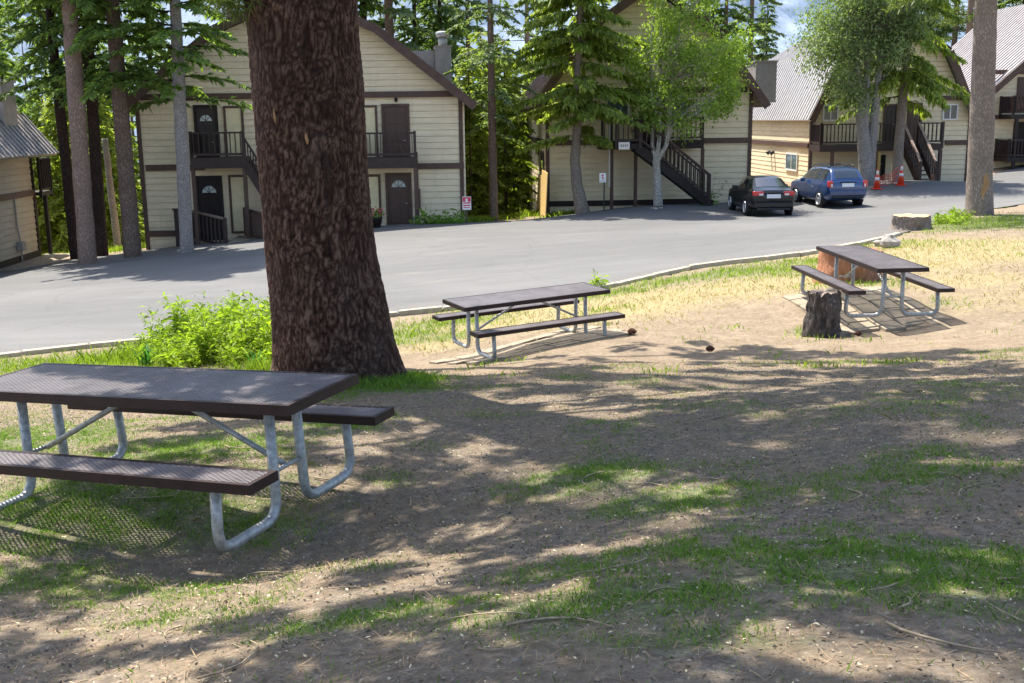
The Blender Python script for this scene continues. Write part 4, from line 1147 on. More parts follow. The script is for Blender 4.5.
    def door(s, u0, v0, u1, v1, y, mat, fan=True, fm='brown_trim'):
        x0, z0, x1, z1 = s.rect(u0, v0, u1, v1, y); w = .1
        d = MB().box(x0 + w, y - .02, z0, x1 - w, y + .03, z1 - w)
        n = 3
        pw = (x1 - x0 - 2 * w); ph = (z1 - z0 - w)
        for cx in (.27, .73):
            for cz, hh in ((.22, .32), (.55, .24)) if fan else ((.2, .3), (.52, .26), (.8, .2)):
                d.box(x0 + w + pw * (cx - .17), y - .038, z0 + ph * (cz - hh / 2), x0 + w + pw * (cx + .17), y - .022, z0 + ph * (cz + hh / 2))
        o = d.build('door', mat, s.root, bevel=.01)
        f = MB().box(x0, y - .07, z0, x0 + w, y + .02, z1).box(x1 - w, y - .07, z0, x1, y + .02, z1).box(x0 + w, y - .07, z1 - w, x1 - w, y + .02, z1)
        f.build('door_frame', M[fm], o)
        if fan:
            c = ((x0 + x1) / 2, z0 + ph * .77); R = pw * .32; a = np.linspace(0, np.pi, 13)
            MB().prism([(c[0] + R * math.cos(t), c[1] + R * math.sin(t) * 1.0) for t in a], y - .045, y - .024).build('fanlight', M['glass_pale'], o)
            sp = MB()
            for t in (.25, .5, .75):
                sp.bar((c[0], y - .05, c[1]), (c[0] + R * math.cos(np.pi * t), y - .05, c[1] + R * math.sin(np.pi * t)), .02, .02, up=(0, 1, 0))
            sp.build('glazing_bar', mat, o)
        MB().tube([(x1 - w - .1, y - .02, z0 + .95), (x1 - w - .1, y - .09, z0 + .95), (x1 - w - .19, y - .09, z0 + .95)], .018, 8).build('handle', M['steel'], o)
        return o
    def panel(s, u0, v0, u1, v1, y, mat, fm='brown_trim', w=.09, name='wall_panel'):
        x0, z0, x1, z1 = s.rect(u0, v0, u1, v1, y)
        o = MB().box(x0 + w, y - .02, z0 + w, x1 - w, y + .03, z1 - w).build(name, mat, s.root)
        f = MB().box(x0, y - .06, z0, x0 + w, y + .02, z1).box(x1 - w, y - .06, z0, x1, y + .02, z1).box(x0 + w, y - .06, z1 - w, x1 - w, y + .02, z1).box(x0 + w, y - .06, z0, x1 - w, y + .02, z0 + w)
        f.build('frame', M[fm], o)
        return o
    def window(s, u0, v0, u1, v1, y, fm='white', slide=True):
        o = s.panel(u0, v0, u1, v1, y, M['glass'], fm, .07, 'window')
        if slide:
            x0, z0, x1, z1 = s.rect(u0, v0, u1, v1, y); m = (x0 + x1) / 2
            MB().box(m - .03, y - .05, z0 + .07, m + .03, y - .021, z1 - .07).build('mullion', M[fm], o)
        return o
    def belt(s, u0, v0, u1, v1, y=-.05, th=.12, mat='brown_trim'):
        a = s.L(u0, v0, y); b = s.L(u1, v1, y)
        return MB().bar((a[0], y, (a[1] + b[1]) / 2), (b[0], y, (a[1] + b[1]) / 2), th, .24).build('trim_board', M[mat], s.root)
    def corner(s, u, v0, v1, y=-.045, w=.16, mat='brown_trim'):
        x, z0 = s.L(u, v1, y); _, z1 = s.L(u, v0, y)
        return MB().box(x - w / 2, y - .02, z0 - .6, x + w / 2, y + .1, z1).build('corner_board', M[mat], s.root)

# --- the gabled house behind the thick trunk
def gable_house():
    h = House('gabled_house', 'cream two-storey gabled house with two upper decks behind the thick pine trunk', 147, 250, 44.0, yaw=rad(4.2))
    xl = 0.0; xr = h.L(464, 180)[0]
    L = h.L
    er = L(464, 98); el = (xl, er[1])
    k1 = L(376, 33); mid = xl + (xr - xl) * .5
    pk = (mid, k1[1] + (k1[0] - mid) * .42); k0 = (2 * mid - k1[0], k1[1])
    h.walls([el, k0, pk, k1, er], 11.5, M['siding'], ('r',))
    tip = L(475, 107, -.55); tl = (xl - (tip[0] - xr), tip[1])
    up = lambda p, q: (p[0], p[1] + q)
    h.roof([tl, up(k0, .12), up(pk, .14), up(k1, .12), tip], 11.5, M['roof_dark'], .6)
    h.belt(146, 167.5, 205, 167.5); h.belt(416, 166, 464, 166); h.belt(140, 95.5, 462, 95.5, y=-.06)
    h.belt(146, 233.5, 178, 233.5, y=-.055)
    h.corner(148.5, 100, 252); h.corner(463, 98, 228)
    # dark recess strip across the middle of the lower floor
    for u0, u1, s0 in ((190, 246, 'l'), (361, 417, 'r')):
        yd = -1.35
        x0, z0, x1, z1 = h.rect(u0, 158, u1, 168, yd)
        dk = MB().box(x0, yd, z0, x1, -.03, z1).build('deck', M['brown'], h.root)
        zf = z1
        h.railing((x0 + .06, yd + .06, zf), (x1 - .06, yd + .06, zf), .95, parent=dk)
        h.railing((x0 + .06, yd + .06, zf), (x0 + .06, -.1, zf), .95, parent=dk); 
        for x in ((x0 + .07, x1 - .07)): MB().box(x - .07, yd + .002, -1.3, x + .07, yd + .14, z0 - .002).build('post', M['brown_trim'], dk)
    h.door(193, 105, 221, 166, -.03, M['door_dark'], True, 'black_brown'); h.panel(223, 106, 246, 158, -.035, M['panel'])
    h.door(381, 104, 411, 164, -.03, M['door_brown'], False); h.panel(345, 105.5, 379, 160, -.035, M['panel'])
    h.door(195, 176, 226, 240, -.03, M['black_brown'], True, 'black_brown'); h.panel(228, 175, 249, 233, -.035, M['panel'])
    h.door(385, 173, 413, 226, -.03, M['door_brown'], True); h.panel(345, 175, 382, 222, -.035, M['panel'])
    # middle stair between the two decks, mostly behind the trunk
    x0, zt = h.L(246, 160, -1.0); x1, zb = h.L(292, 232, -1.0)
    st = MB(); n = 13
    for i in range(n):
        t = i / (n - 1); x = x0 + (x1 - x0) * t; z = zt + (zb - zt) * t; st.box(x, -1.3, z - .05, x + .3, -.15, z)
    for y in (-1.34, -.13): st.bar((x0, y, zt - .15), (x1, y, zb - .15), .06, .28)
    so = st.build('stairs', M['brown'], h.root)
    h.railing((x0, -1.34, zt), (x1, -1.34, zb), .9, parent=so)
    # entry ramp rails
    a = h.L(195, 243, -.3); b = h.L(227, 252, -2.4); mb = MB()
    pa = np.array([a[0], -.3, a[1]]); pb = np.array([b[0], -2.4, b[1]]); z = np.array([0, 0, 1.0])
    ob = h.railing(pa + z * .1, pb + z * .1, 1.16, nb=8, bw=.07)
    c = MB(); c.bar(pa + z * 1.29, pb + z * 1.29, .15, .06); c.bar(pa + z * .14 + [.04, -.06, 0], pb + z * .14 + [.04, -.06, 0], .1, .06); c.build('rail_cap', M['grey_rail'], ob)
    x0, z0, x1, z1 = h.rect(174, 210, 181, 250, -.6); w = MB().box(x0, -.7, z0, x1, -.6, z1); w.box(x0 - .05, -.75, z1, x1 + .1, -.55, z1 + .06); w.build('ramp_railing', M['brown'], h.root)
    a = h.L(246, 236, -.3); b = h.L(264, 242, -2.2)
    h.railing((a[0], -.3, a[1]), (b[0], -2.2, b[1]), 1.1, mat=M['brown_trim'])
    # entry slabs, lamps, chimney
    x0, z0, x1, z1 = h.rect(378, 227, 418, 240, -2.4); MB().box(x0, -2.5, -.6, x1, -.05, h.L(400, 226, -.05)[1] + .02).build('entry_slab', M['concrete'], h.root)
    x0, z0, x1, z1 = h.rect(228, 236, 262, 247, -2.4); MB().box(x0, -2.5, -.9, x1, -.05, h.L(240, 236, -.05)[1] + .02).build('entry_slab', M['concrete'], h.root)
    x, z = h.L(396, 99, -.1); MB().tube([(x, -.03, z), (x, -.16, z), (x, -.2, z - .1)], [.05, .07, .06], 8).build('wall_lamp', M['black'], h.root, smooth=True)
    yb = 3.4
    x0, z0, x1, z1 = h.rect(435, 47, 452, 90, yb)
    ch = MB().box(x0, yb, z0 - .8, x1, yb + 1.6, z1).box(x0 - .05, yb - .05, z1, x1 + .05, yb + 1.65, z1 + .06).build('chimney', M['chimney'], h.root)
    xc = (x0 + x1) / 2
    ft = MB().tube([(xc, yb + .7, z1 + .05), (xc, yb + .7, z1 + .45)], .2, 14); ft.tube([(xc, yb + .7, z1 + .47), (xc, yb + .7, z1 + .66), (xc, yb + .7, z1 + .7)], [.3, .3, .2], 14)
    ft.build('flue', M['steel'], ch, smooth=True)
    x0, z0, x1, z1 = h.rect(405, 51, 435.2, 70, yb + .3)
    MB().box(x0 - .3, yb + .3, z0 - 1.2, x1 - .01, yb + 1.5, z1).build('roof_box', M['chimney'], ch)
    # electrical conduit on the right
    x, z = h.L(420, 230, -.06); MB().box(x - .12, -.16, z + .9, x + .06, -.04, z + 1.7).tube([(x - .03, -.08, z - .3), (x - .03, -.08, z + 3.2)], .03, 6).build('meter_box', M['brown_trim'], h.root)
    return h
GH = gable_house()

# --- house with the long outside stair
def stair_house():
    h = House('stair_house', 'cream house with a long dark outside stair behind the aspen and the yellow-green fir', 548, 218, 49.0)
    L = h.L; xl = 0; xr = L(748, 160)[0]
    zt = L(740, 88)[1]; el = (0, zt); er = (xr, zt); mid = xr / 2; pk = (mid, zt + 4.2)
    k0 = (xr * .2, zt + 2.4); k1 = (xr * .8, zt + 2.4)
    h.walls([el, k0, pk, k1, er], 13.5, M['siding'], ('l', 'r'))
    tip = L(767, 107, -.5); dx = tip[0] - xr; sl = 1.2
    h.roof([(-dx, tip[1]), (k0[0], k0[1] + .15), (pk[0], pk[1] + .15), (k1[0], k1[1] + .15), tip], 13.5, M['roof_dark'], .6, ribs=(0, 1, 2, 3))
    h.belt(549, 142.6, 601, 142.6); h.belt(704, 140.5, 748, 140.5); h.belt(549, 90.5, 747, 90.5, y=-.06)
    h.belt(549, 203, 655, 203, y=-.055, mat='black_brown'); h.belt(658, 201.5, 700, 201.5, y=-.055, mat='black_brown')
    h.corner(548, 92, 222); h.corner(748, 90, 206)
    # left wall belt
    y1, z1 = 13.4, L(549, 142.6)[1]
    MB().bar((-.05, 0.05, z1), (-.05, y1, z1), .12, .24).build('trim_board', M['brown_trim'], h.root)
    MB().box(-.06, 13.3, -2, .05, 13.56, zt).build('corner_board', M['black_brown'], h.root)
    for (u, v0, u1, v1) in ((536.5, 146, 539, 154), (541.5, 152, 544, 171)):
        ya, za = h.LX(u, v0, -.03); yb, zb2 = h.LX(u1, v1, -.03)
        o = MB().box(-.07, ya, zb2, -.02, yb, za).build('window', M['glass'], h.root)
        MB().box(-.085, ya - .08, zb2 - .08, -.035, ya, za + .08).box(-.085, yb, zb2 - .08, -.035, yb + .08, za + .08).build('frame', M['brown_trim'], o)
    # recess of the upper storey: deck across the middle
    yd = -1.5
    x0, z0, x1, z1 = h.rect(601, 148, 704, 141, yd)
    zb = L(650, 149, yd)[1]; zf = L(650, 141, yd)[1]
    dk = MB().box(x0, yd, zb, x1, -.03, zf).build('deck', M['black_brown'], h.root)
    xs0 = L(638, 141, yd)[0]; xs1 = L(676, 141, yd)[0]
    h.railing((x0 + .06, yd + .06, zf), (xs0 - 1.15, yd + .06, zf), .95, parent=dk); h.railing((xs1 - 1.4, yd + .06, zf), (x1 - .06, yd + .06, zf), .95, parent=dk)
    for u in (612, 636, 703):
        x = L(u, 150, yd)[0]; MB().box(x - .07, yd + .003, -.8, x + .07, yd + .14, zb - .002).build('post', M['brown_trim'], dk)
    MB().tube([(L(609.5, 150, yd)[0], yd - .03, zb - 1.6), (L(609.5, 150, yd)[0], yd - .03, zf + .9)], .03, 8).build('post_reflection', M['white'], dk)  # pale bar stands in for the reflection along the deck post
    # upper windows and door behind the leaves
    h.window(606, 95, 629, 117, -.03, 'white', False)
    h.panel(632, 95, 648, 132, -.03, M['panel']); h.door(649, 94, 664, 140, -.03, M['door_brown'], False); h.window(668, 100, 690, 122, -.03, 'brown_trim')
    # the long stair: down to the right
    ys = yd - 1.2
    a = L(640, 143, ys); b = L(709, 200, ys); zg = L(709, 200, ys)[1]
    st = MB(); n = 15
    for i in range(n):
        t = i / (n - 1); x = a[0] + (b[0] - a[0]) * t; z = a[1] + (b[1] - a[1]) * t; st.box(x - .14, ys + .06, z - .045, x + .16, yd - .06, z)
    for y in (ys, yd - .05): st.bar((a[0] - .1, y, a[1] - .2), (b[0] + .1, y, b[1] - .2), .07, .36)
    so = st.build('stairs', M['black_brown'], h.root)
    for y in (ys, yd - .05): h.railing((a[0], y, a[1] + .05), (b[0], y, b[1] + .05), .98, nb=17, parent=so, bw=.11)
    MB().bar((a[0], ys - .02, a[1] + 1.1), (b[0], ys - .02, b[1] + 1.1), .15, .05).build('rail_cap', M['brown_trim'], so)
    # landing of the deck over to the stair head
    MB().box(a[0] - 1.0, ys, a[1] - .25, a[0] + .1, yd - .003, a[1] - .02).build('landing', M['black_brown'], dk)
    h.railing((a[0] - 1.0, ys + .05, a[1]), (a[0], ys + .05, a[1]), .95, parent=dk)
    # yellow boards leaning at the left corner, meter box
    return h
SH = stair_house()

# --- house with the steep metal roof and full-width deck
def steep_house():
    h = House('steep_roofed_house', 'cream house with a steep pale metal roof and a full-width deck behind the blue car', 808, 189, 57.0)
    L = h.L; xr = L(967, 150)[0]; ze = L(808, 117)[1]
    tk = L(844, 55); rk = (xr - (tk[0]), tk[1]); mid = xr / 2; pk = (mid, tk[1] + 1.6)
    h.walls([(0, ze), tk, pk, rk, (xr, ze)], 14, M['siding'], ('l',))
    tip = (-.12, ze - .22)
    h.roof([tip, (tk[0] - .08, tk[1] + .1), (pk[0], pk[1] + .12), (rk[0] + .08, rk[1] + .1), (xr + .12, ze - .22)], 14, M['roof_metal'], .55, ribs=(0, 1, 2, 3))
    for (u0, v0, u1, v1, y) in ((823, 100, 846, 100, -.06), (930, 98, 962, 98, -.06), (945, 142.5, 967, 142.5, -.05)):
        h.belt(u0, v0, u1, v1, y)
    h.corner(809, 117, 190); h.corner(966, 100, 180)
    z1 = L(809, 145.5)[1]; MB().bar((-.05, .05, z1), (-.05, 13.8, z1), .12, .24).build('trim_board', M['brown_trim'], h.root)
    # left wall window and twin lamp
    ya, za = h.LX(787, 154, -.03); yb, zb = h.LX(797, 170, -.03)
    y0, y1 = min(ya, yb), max(ya, yb)
    o = MB().box(-.06, y0, zb, -.02, y1, za).build('window', M['glass'], h.root)
    MB().box(-.09, y0 - .08, zb - .08, -.035, y0, za + .08).box(-.09, y1, zb - .08, -.035, y1 + .08, za + .08).box(-.09, y0, za, -.035, y1, za + .08).box(-.09, y0, zb - .08, -.035, y1, zb).box(-.08, (y0 + y1) / 2 - .03, zb, -.061, (y0 + y1) / 2 + .03, za).build('frame', M['white'], o)
    yv, zv = h.LX(772, 152, -.05); m = MB()
    for k in (-.35, .35): m.tube([(-.02, yv + k, zv), (-.14, yv + k, zv - .02), (-.24, yv + k, zv - .1)], [.07, .1, .13], 10)
    m.build('twin_lamp', M['black_plastic'], h.root, smooth=True)
    # deck
    yd = -1.7
    x0, z0, x1, z1 = h.rect(809, 145, 942, 151, yd); x0 = max(x0, -.04)
    zb, zf = L(870, 151, yd)[1], L(870, 144.5, yd)[1]
    dk = MB().box(x0, yd, zb, x1, -.03, zf).build('deck', M['brown'], h.root)
    xm = L(915, 140, yd)[0]
    rx = L(901, 140, yd)[0]
    h.railing((x0 + .06, yd + .06, zf), (rx, yd + .06, zf), 1.02, parent=dk, mat=M['brown'])
    h.railing((L(918, 140, yd)[0], yd + .06, zf), (x1, yd + .06, zf), 1.02, parent=dk); h.railing((x0 + .06, yd + .06, zf), (x0 + .06, -.1, zf), 1.02, parent=dk)
    for u in (811, 833, 876, 941):
        x = L(u, 150, yd)[0]; MB().box(x - .08, yd + .003, -.8, x + .08, yd + .15, zb - .002).build('post', M['brown_trim'], dk)
    x = L(881, 170, yd)[0]; MB().box(x - .07, yd + .3, -.5, x + .07, yd + .43, zb - .01).build('new_post', M['plywood'], dk)
    # openings
    h.window(823, 105, 838, 121, -.03, 'white'); h.door(884, 104, 896, 143, -.03, M['door_dark'], False); h.panel(898, 104, 907, 140, -.03, M['panel'])
    h.door(908, 103, 920, 143, -.03, M['door_brown'], False); h.window(943, 104, 957, 120, -.03, 'white')
    h.door(873, 155, 884, 182, -.03, M['black_brown'], False, 'black_brown')
    # short stair: comes toward the road
    n = 9; st = MB()
    xa0, xa1 = L(902, 150, yd)[0], L(917, 150, yd)[0]
    zg = L(930, 183, yd - 2)[1]
    for i in range(n):
        t = (i + 1) / n; y = yd - .26 * (i + 1); z = zf + (zg - zf) * t
        st.box(xa0 + .1 , y, z - .05, xa1 - .1 , y + .3, z)
    yb = yd - .26 * n
    for x in (xa0, xa1): st.bar((x, yd, zf - .18), (x, yb, zg - .1), .08, .3)
    so = st.build('stairs', M['brown'], h.root)
    for x in (xa0, xa1): h.railing((x, yd - .02, zf), (x, yb, zg), 1.0, nb=9, parent=so, mat=M['brown'])
    MB().bar((xa1, yd - .02, zf + 1.06), (xa1, yb, zg + 1.06), .13, .05).bar((xa0, yd - .02, zf + 1.06), (xa0, yb, zg + 1.06), .13, .05).build('rail_cap', M['grey_rail'], so)
    # deck furniture is hidden; lower wall in shade
    return h
PH = steep_house()
# chimney of the stair house rises before the steep roof
def side_chimney():
    h = SH; yb = 6.0
    x0, z0, x1, z1 = h.rect(762, 62, 778, 92, yb)
    ch = MB().box(x0 - .3, yb, z0 - .5, x1 - .1, yb + 1.8, z1).box(x0 - .36, yb - .06, z1, x1 - .04, yb + 1.86, z1 + .07).build('chimney', M['chimney'], h.root)
side_chimney()

def end_house():
    h = House('end_house', 'cream house cut off by the right border of the picture, with dark stacked decks', 975, 182, 62.0)
    L = h.L; xr = 13.0
    a = L(985, 85); s = .86
    ze = L(972, 98)[1]; mid = xr / 2
    pk = (mid, ze + s * mid)
    h.walls([(0, ze), pk, (xr, ze)], 12, M['siding'], ('l',))
    h.roof([(-.7, ze - .7 * s + .02), (pk[0], pk[1] + .12), (xr + .7, ze - .7 * s)], 12, M['roof_grey'], .7, ribs=(0, 1))
    h.belt(975, 71.5, 1130, 71.5, y=-.06); h.belt(975, 117, 1040, 117); h.belt(975, 155.5, 1015, 155.5, mat='black_brown')
    h.corner(976, 100, 185)
    yd = -1.6
    for v0, v1, z in ((117, 96, 0), (160, 139, 1)):
        x0, z0, x1, z1 = h.rect(1014 if z == 0 else 1009, v1, 1075, v0, yd)
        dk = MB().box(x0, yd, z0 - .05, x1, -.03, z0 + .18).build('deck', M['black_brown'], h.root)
        h.railing((x0 + .06, yd + .06, z0 + .18), (x1, yd + .06, z0 + .18), .95, parent=dk, mat=M['brown'], bw=.17); h.railing((x0 + .06, yd + .06, z0 + .18), (x0 + .06, -.1, z0 + .18), .95, parent=dk, mat=M['brown'], bw=.17)
    h.door(1018, 77, 1036, 112, -.03, M['door_brown'], False); h.door(1014, 122, 1034, 156, -.03, M['black_brown'], False, 'black_brown'); h.panel(1040, 78, 1056, 110, -.03, M['panel'])
    for u in (1015, 1070):
        x = L(u, 150, yd)[0]; MB().box(x - .08, yd + .003, -.8, x + .08, yd + .15, L(u, 118, yd)[1]).build('post', M['black_brown'], h.root)
end_house()

def roadside_cabin():
    # side wall faces the camera; its far corner shows at the left border
    d = 45.0
    p = gp(40, 262, d)
    h = House('roadside_cabin', 'shaded cabin with ribbed grey metal roof cut off by the left border of the picture', 40, 264, d)
    # local frame: wall runs along -y from the corner; x positive is toward the camera's right
    def W(u, v, x=0.0):
        return h.LX(u, v, x)
    zc = h.L(40, 155)[1]
    depth = 13.0; wid = 9.0
    y0 = -10.0
    mb = MB(); poly = [(-wid, -3), (-wid, zc + .5), (-wid + 2.6, zc + 3.2), (-2.6, zc + 3.2), (0, zc + .5), (0, -3)]
    mb.prism(poly[::-1], y0, 0)
    z = -3.0
    while z < zc - .02:
        z1 = min(z + .25, zc)
        mb.add([(.05, y0, z + .025), (.05, -.02, z + .025), (.015, -.02, z1), (.015, y0, z1), (-.0, y0, z + .025), (-.0, -.02, z + .025)], [(0, 1, 2, 3), (4, 5, 1, 0)]); z = z1
    mb.build('wall', M['siding_shaded'], h.root)
    rf = MB(); th = .14; s = 1.25; tipz = gp(50, 156, 44.5)[2] - h.p0[2]
    ln = [(.9, tipz), (-2.6, tipz + 3.5 * s), (-wid / 2, tipz + 3.5 * s + .8), (-wid + 2.6, tipz + 3.5 * s), (-wid - .9, tipz)][::-1]
    for a, b in zip(ln, ln[1:]):
        a = np.array(a); b = np.array(b); dd = unit(b - a); nn = np.array([-dd[1], dd[0]])
        rf.prism([tuple(a), tuple(b), tuple(b + nn * th), tuple(a + nn * th)], y0 - .5, .5)
        for y in np.arange(y0 - .4, .45, .4):
            V = [(p[0], yy, p[1]) for p in (a + nn * (th - .01), b + nn * (th - .01)) for yy in (y, y + .06)] + [(p[0], yy, p[1]) for p in (a + nn * (th + .055), b + nn * (th + .055)) for yy in (y, y + .06)]
            rf.add(V, [(0, 2, 6, 4), (1, 5, 7, 3), (4, 6, 7, 5), (0, 4, 5, 1), (2, 3, 7, 6)])
    ro = rf.build('roof', M['roof_grey'], h.root)
    for v, m in ((192.3, 'brown_trim'), (252.5, 'black_brown')):
        zz = h.L(39, v)[1]; MB().bar((.05, y0, zz), (.05, -.02, zz), .12, .24).build('trim_board', M[m], h.root)
    MB().box(-.1, -.12, -1.2, .08, .06, zc).build('corner_board', M['black_brown'], h.root)
    # small dark deck on the far side
    zz = h.L(50, 192)[1]
    dk = MB().box(-1.2, .05, zz - .15, .35, 1.3, zz).build('deck', M['black_brown'], h.root)
    z = np.array([0, 0, 1.0])
    h.railing((.3, .1, zz), (.3, 1.25, zz), 1.35, parent=dk, mat=M['black_brown'], bw=.2)
    MB().box(.2, .5, -1.2, .34, .64, zz - .16).build('post', M['black_brown'], dk)
    # chimney stack on the slope
    ya, za = W(25, 124, -1.6)
    zr = zc + 1.6 * s
    tz = gp(18, 82, d - 2)[2] - h.p0[2]
    ch = MB().box(-1.5, -2.4, zr - 1.5, .12, -1.1, tz).box(-1.56, -2.46, tz, .18, -1.04, tz + .1).build('chimney', M['roof_grey'], h.root)
    # gas meter on the wall, slab at its foot
    yb, zb = W(21, 248, .15)
    m = MB().box(.06, yb - .18, zb - .1, .3, yb + .18, zb + .25); m.tube([(.15, yb, zb - .9), (.15, yb, zb + .25), (.08, yb + .02, zb + .9), (.08, yb + .02, zb + 2.0)], .035, 8); m.build('gas_meter', M['chimney'], h.root)
    y1, z1 = W(30, 264, .8)
    x_ = h.p0 + h.ex * 1.2 - h.ey * 2
    MB().box(.06, -4.5, -1.0, 1.7, .6, h1(x_[0], x_[1]) - h.p0[2] + .07).build('slab', M['concrete'], h.root)
roadside_cabin()

# ------------------------------------------------------------------ signs, boards, small things at the houses
def post_sign(name, label, px, panel, post_w, mat_post, draw, d=None):
    b = at(*px); root = thing(name, label, 'sign', tuple(b))
    u0, v0, u1, v1 = panel
    a = gp(u0, v1, b[1] - .05) - b; c = gp(u1, v0, b[1] - .05) - b
    MB().box(-post_w / 2, -.03, -.3, post_w / 2, .03, c[2] - .05).build('post', mat_post, root)
    pn = MB().box(a[0], -.06, a[2], c[0], -.034, c[2]).build('panel', M['sign_white'], root, bevel=.006)
    x0, x1, z0, z1 = a[0], c[0], a[2], c[2]; w = x1 - x0; hh = z1 - z0
    for nm, mat, rects in draw:
        mb = MB()
        for (p, q, r, s) in rects: mb.box(x0 + p * w, -.066, z0 + q * hh, x0 + r * w, -.061, z0 + s * hh)
        mb.build(nm, mat, pn)
post_sign('notice_sign', 'white sign with red header and lines at the right corner of the gabled house', (466.5, 226, 43.3), (462.5, 196.5, 471, 210), .09, M['brown_trim'],
          [('symbol', M['sign_red'], [(.04, .62, .36, .96), (.62, .62, .96, .96), (.36, .86, .62, .96)]), ('lettering', M['sign_red'], [(.1, .48, .9, .57), (.1, .3, .9, .38), (.14, .16, .5, .22), (.56, .16, .85, .22)])])
post_sign('parking_sign', 'small white sign on a thin post between the fir and the stairs', (604, 216, 45.8), (599.3, 173, 606, 182.5), .05, M['black_plastic'],
          [('lettering', M['sign_red'], [(.36, .66, .62, .84), (.36, .5, .66, .58), (.4, .36, .66, .44)]), ('fine_print', M['sign_grey'], [(.2, .14, .8, .2)])])
def deck_sign():
    h = SH; y = -2.74
    x0, z0, x1, z1 = h.rect(618.5, 149.5, 629.5, 142, y)
    loc = h.p0 + h.ex * (x0 + x1) / 2 + h.ey * y; loc[2] = h.p0[2] + (z0 + z1) / 2
    root = thing('address_sign', 'white rectangular sign fixed to the deck edge above the thin-posted sign', 'sign', tuple(loc), YAW)
    w, hh = x1 - x0, z1 - z0
    w = abs(w); hh = abs(hh)
    pn = MB().box(-w / 2, -.05, -hh / 2, w / 2, -.02, hh / 2).build('panel', M['sign_white'], root)
    mb = MB()
    for k in (-.3, -.12, .06, .24): mb.box(k * w, -.055, -.16 * hh, (k + .1) * w, -.0505, .2 * hh)
    mb.build('lettering', M['sign_grey'], pn)
deck_sign()

def leaning_boards():
    h = SH
    ya, za = h.LX(540, 221, -.25); yb, zb = h.LX(546, 174, -.1)
    w = h.p0 + h.ex * -.3 + h.ey * 1.0
    p = at(541, 222)
    for u0, u1, vt, lab in ((537.5, 540.6, 176, 'narrower yellow plywood board leaning on the side of the stair house'), (541, 546.2, 173, 'wider yellow plywood board leaning at the corner of the stair house')):
        y0, _ = h.LX(u0, 190, -.2); y1, z1 = h.LX(u1, vt, -.2); y0, y1 = sorted((y0, y1)); y1 = min(y1, y0 + 3.2); 
        root = h.p0
        mb = MB(); zb = h1(*(h.p0 + h.ex * -.3 + h.ey * (y0 + y1) / 2)[:2]) - h.p0[2] - .05
        V = []
        for xx, z in ((-.24, zb), (-.12, z1)):
            for t in (0, .03):
                for y in (y0, y1): V.append(h.p0 + h.ex * (xx - t) + h.ey * y + np.array([0, 0, z]))
        c = np.mean(V, 0)
        mb.add(np.array(V) - c, [(0, 1, 5, 4), (2, 6, 7, 3), (0, 2, 3, 1), (4, 5, 7, 6), (0, 4, 6, 2), (1, 3, 7, 5)])
        tag(mb.build('plywood_board', M['plywood'], loc=tuple(c)), lab, 'board')
leaning_boards()

def traffic_cone(label, px, hgt):
    b = at(*px); b[2] += .022; root = thing('traffic_cone', label, 'traffic cone', tuple(b), 0, 'traffic cones by the small stairs')
    MB().box(-.2, -.2, 0, .2, .2, .04).build('base', M['red'], root, bevel=.01)
    z = lambda t: .04 + (hgt - .04) * t
    r = lambda t: .155 * (1 - t) + .03 * t
    def ring(t0, t1, e=0): return MB().tube([(0, 0, z(t0)), (0, 0, z(t1))], [r(t0) + e, r(t1) + e], 20)
    ring(0, 1).build('body', M['red'], root, smooth=True)
    ring(.42, .58, .004).build('reflective_band', M['cone_white'], root, smooth=True); ring(.72, .93, .004).build('reflective_band', M['cone_white'], root, smooth=True)
    return b
c1 = traffic_cone('traffic cone standing nearer the blue car, at the foot of the poplar', (877, 183, 50), .9)
c2 = traffic_cone('traffic cone standing nearer the small stairs', (901, 181, 50.6), .95)
def net():
    mb = MB(); r = np.random.default_rng(4)
    a = c1 + np.array([.1, .6, 0]); b = c2 + np.array([.3, .7, 0])
    n = 16
    def P(t, k): return a + (b - a) * t + np.array([0, .12 * math.sin(9 * t), .1 + k * (.25 + .5 * t) + .05 * math.sin(14 * t + k * 3)])
    for k in np.linspace(0, 1, 5):
        mb.tube([P(t, k) for t in np.linspace(0, 1, n)], .014, 5)
    for t in np.linspace(0, 1, 14): mb.tube([P(t, k) for k in np.linspace(0, 1, 4)], .011, 5)
    o = mb.build('barrier_net', M['tape']); tag(o, 'sagging red barrier netting strung behind the two traffic cones', 'netting')
net()

def flower_pot():
    h = GH; x, z = h.L(377, 232, -2.0)
    loc = h.p0 + h.ex * x + h.ey * -2.0; loc[2] = h1(loc[0], loc[1]) + .02
    root = thing('flower_pot', 'dark pot of small red flowers at the lower right door of the gabled house', 'flower pot', tuple(loc))
    MB().tube([(0, 0, 0), (0, 0, .35), (0, 0, .4)], [.15, .22, .24], 16).build('pot', M['black_brown'], root, smooth=True)
    r = np.random.default_rng(3); b = r.normal(size=(120, 3)) * [.14, .14, .1] + [0, 0, .5]
    quads_obj('foliage', diamonds(b, r.normal(size=(120, 3)), .12, .07, r), M['grass'], root)
    b = r.normal(size=(40, 3)) * [.16, .16, .08] + [0, 0, .6]; quads_obj('flowers', diamonds(b, r.normal(size=(40, 3)), .1, .09, r), M['sign_red'], root)
flower_pot()

